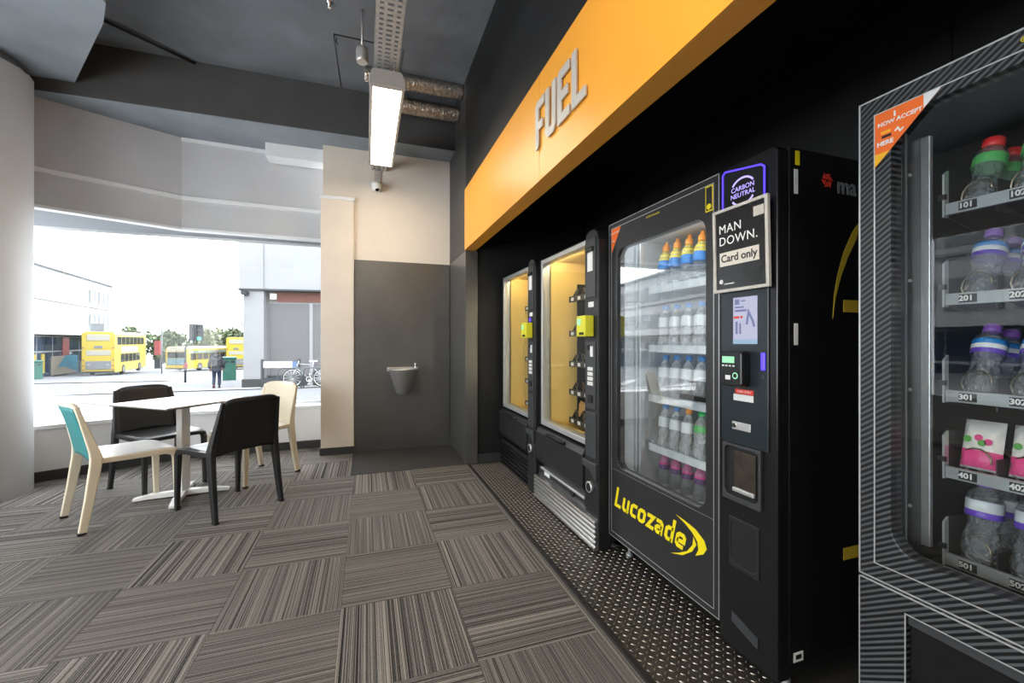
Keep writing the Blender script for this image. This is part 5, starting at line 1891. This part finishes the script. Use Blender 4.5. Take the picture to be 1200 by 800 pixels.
# --- walking man (seen from behind)
def skin_mesh(name, m, pts, edges, radii, parent, root=0, sub=2):
    me = bpy.data.meshes.new(name)
    me.from_pydata(pts, edges, [])
    me.materials.append(MATS[m])
    o = bpy.data.objects.new(name, me)
    COL.objects.link(o)
    o.parent = parent
    sk = o.modifiers.new('skin', 'SKIN')
    sk.use_smooth_shade = True
    for i, rr in enumerate(radii):
        d = me.skin_vertices[0].data[i] if me.skin_vertices else None
        if d is None:
            break
        d.radius = (rr, rr) if not isinstance(rr, tuple) else rr
        d.use_root = (i == root)
    if not me.skin_vertices:
        bm = bmesh.new()
        bm.from_mesh(me)
        ly = bm.verts.layers.skin.verify()
        bm.verts.ensure_lookup_table()
        for i, rr in enumerate(radii):
            bm.verts[i][ly].radius = (rr, rr) if not isinstance(rr, tuple) else rr
            bm.verts[i][ly].use_root = (i == root)
        bm.to_mesh(me)
        bm.free()
    ss = o.modifiers.new('sub', 'SUBSURF')
    ss.levels = sub
    ss.render_levels = sub
    return o


mn = empty('person', (-6.74, 23.75, gz(23.75)), R(12))
# local: walks towards +y, x to his right
skin_mesh('body', 'skin',
          [(0, 0, 0.95), (0, 0.02, 1.2), (0, 0.0, 1.42), (0, 0.03, 1.53), (0, 0.05, 1.62), (0, 0.05, 1.73),
           (0.17, 0, 1.40), (0.25, -0.03, 1.14), (0.25, 0.06, 0.90), (0.25, 0.10, 0.80),
           (-0.17, 0, 1.40), (-0.26, -0.02, 1.14), (-0.25, 0.05, 0.90), (-0.24, 0.09, 0.80),
           (0.09, 0, 0.9), (0.10, 0.10, 0.50), (0.10, 0.0, 0.12), (-0.09, 0, 0.9), (-0.10, 0.06, 0.50), (-0.10, 0.14, 0.08)],
          [(0, 1), (1, 2), (2, 3), (3, 4), (4, 5), (2, 6), (6, 7), (7, 8), (8, 9), (2, 10), (10, 11), (11, 12), (12, 13), (0, 14), (14, 15), (15, 16), (0, 17), (17, 18), (18, 19)],
          [0.13, 0.13, 0.11, 0.055, 0.085, 0.08, 0.06, 0.045, 0.036, 0.03, 0.06, 0.045, 0.036, 0.03, 0.08, 0.055, 0.04, 0.08, 0.055, 0.04], mn)
skin_mesh('jacket', 'jacket',
          [(0, 0, 0.88), (0, -0.01, 1.05), (0, -0.02, 1.25), (0, -0.01, 1.40), (0, 0.0, 1.49), (0.19, 0, 1.41), (0.28, -0.04, 1.15), (0.27, 0.05, 0.92),
           (-0.19, 0, 1.41), (-0.29, -0.03, 1.15), (-0.28, 0.04, 0.92)],
          [(0, 1), (1, 2), (2, 3), (3, 4), (3, 5), (5, 6), (6, 7), (3, 8), (8, 9), (9, 10)],
          [(0.21, 0.16), (0.21, 0.165), (0.22, 0.17), (0.19, 0.15), (0.10, 0.10), 0.095, 0.080, 0.062, 0.095, 0.080, 0.062], mn, 1)
skin_mesh('hood', 'jacket', [(0, -0.06, 1.46), (0, -0.08, 1.54), (0, -0.05, 1.60)], [(0, 1), (1, 2)], [(0.13, 0.09), (0.12, 0.08), (0.08, 0.05)], mn)
MB().lathe([(0.0, -0.10), (0.06, -0.09), (0.092, -0.04), (0.098, 0.02), (0.08, 0.075), (0.035, 0.10), (0.0, 0.105)], (0, 0.03, 1.69), 18).build('hair', 'hair', mn)
skin_mesh('trousers', 'jeans',
          [(0, 0, 0.92), (0.095, 0, 0.84), (0.105, 0.11, 0.50), (0.105, 0.0, 0.10), (-0.095, 0, 0.84), (-0.105, 0.07, 0.50), (-0.105, -0.16, 0.16)],
          [(0, 1), (1, 2), (2, 3), (0, 4), (4, 5), (5, 6)], [(0.17, 0.12), 0.105, 0.078, 0.07, 0.105, 0.078, 0.068], mn)
for sx, y0, z0, rx in ((0.105, 0.03, 0.0, 0), (-0.105, -0.16, 0.05, -35)):
    sh = MB().prism([(-0.10, 0.0), (0.17, 0.0), (0.18, 0.03), (0.10, 0.07), (0.02, 0.11), (-0.09, 0.11), (-0.11, 0.05)], -0.045, 0.045, lambda p, q, t: (t, p, q)).build('shoe', 'shoe_red' if sx < 0 else 'plinth', mn, 0.015)
    sh.location = (sx, y0, z0)
    sh.rotation_euler.x = R(rx)
for sx in (1, -1):
    hx = 0.255 * sx
    b0 = Vector((hx, 0.085, 0.87))
    hnd = MB()
    hnd.box(hx - 0.018, hx + 0.018, 0.06, 0.125, 0.80, 0.88)
    hd_ = hnd.build('palm', 'skin', mn, 0.012)
    for k in range(4):
        y = 0.066 + k * 0.017
        MB().tube([(hx, y, 0.805), (hx - 0.006 * sx, y + 0.003, 0.765), (hx - 0.022 * sx, y, 0.735 + 0.006 * abs(k - 1.5))], 0.009, 6).build('finger', 'skin', hd_)
    MB().tube([(hx, 0.12, 0.86), (hx - 0.01 * sx, 0.15, 0.83), (hx - 0.02 * sx, 0.155, 0.795)], 0.010, 6).build('thumb', 'skin', hd_)
tag(mn, 'person in dark hooded jacket and blue jeans walking away across the street', 'person')
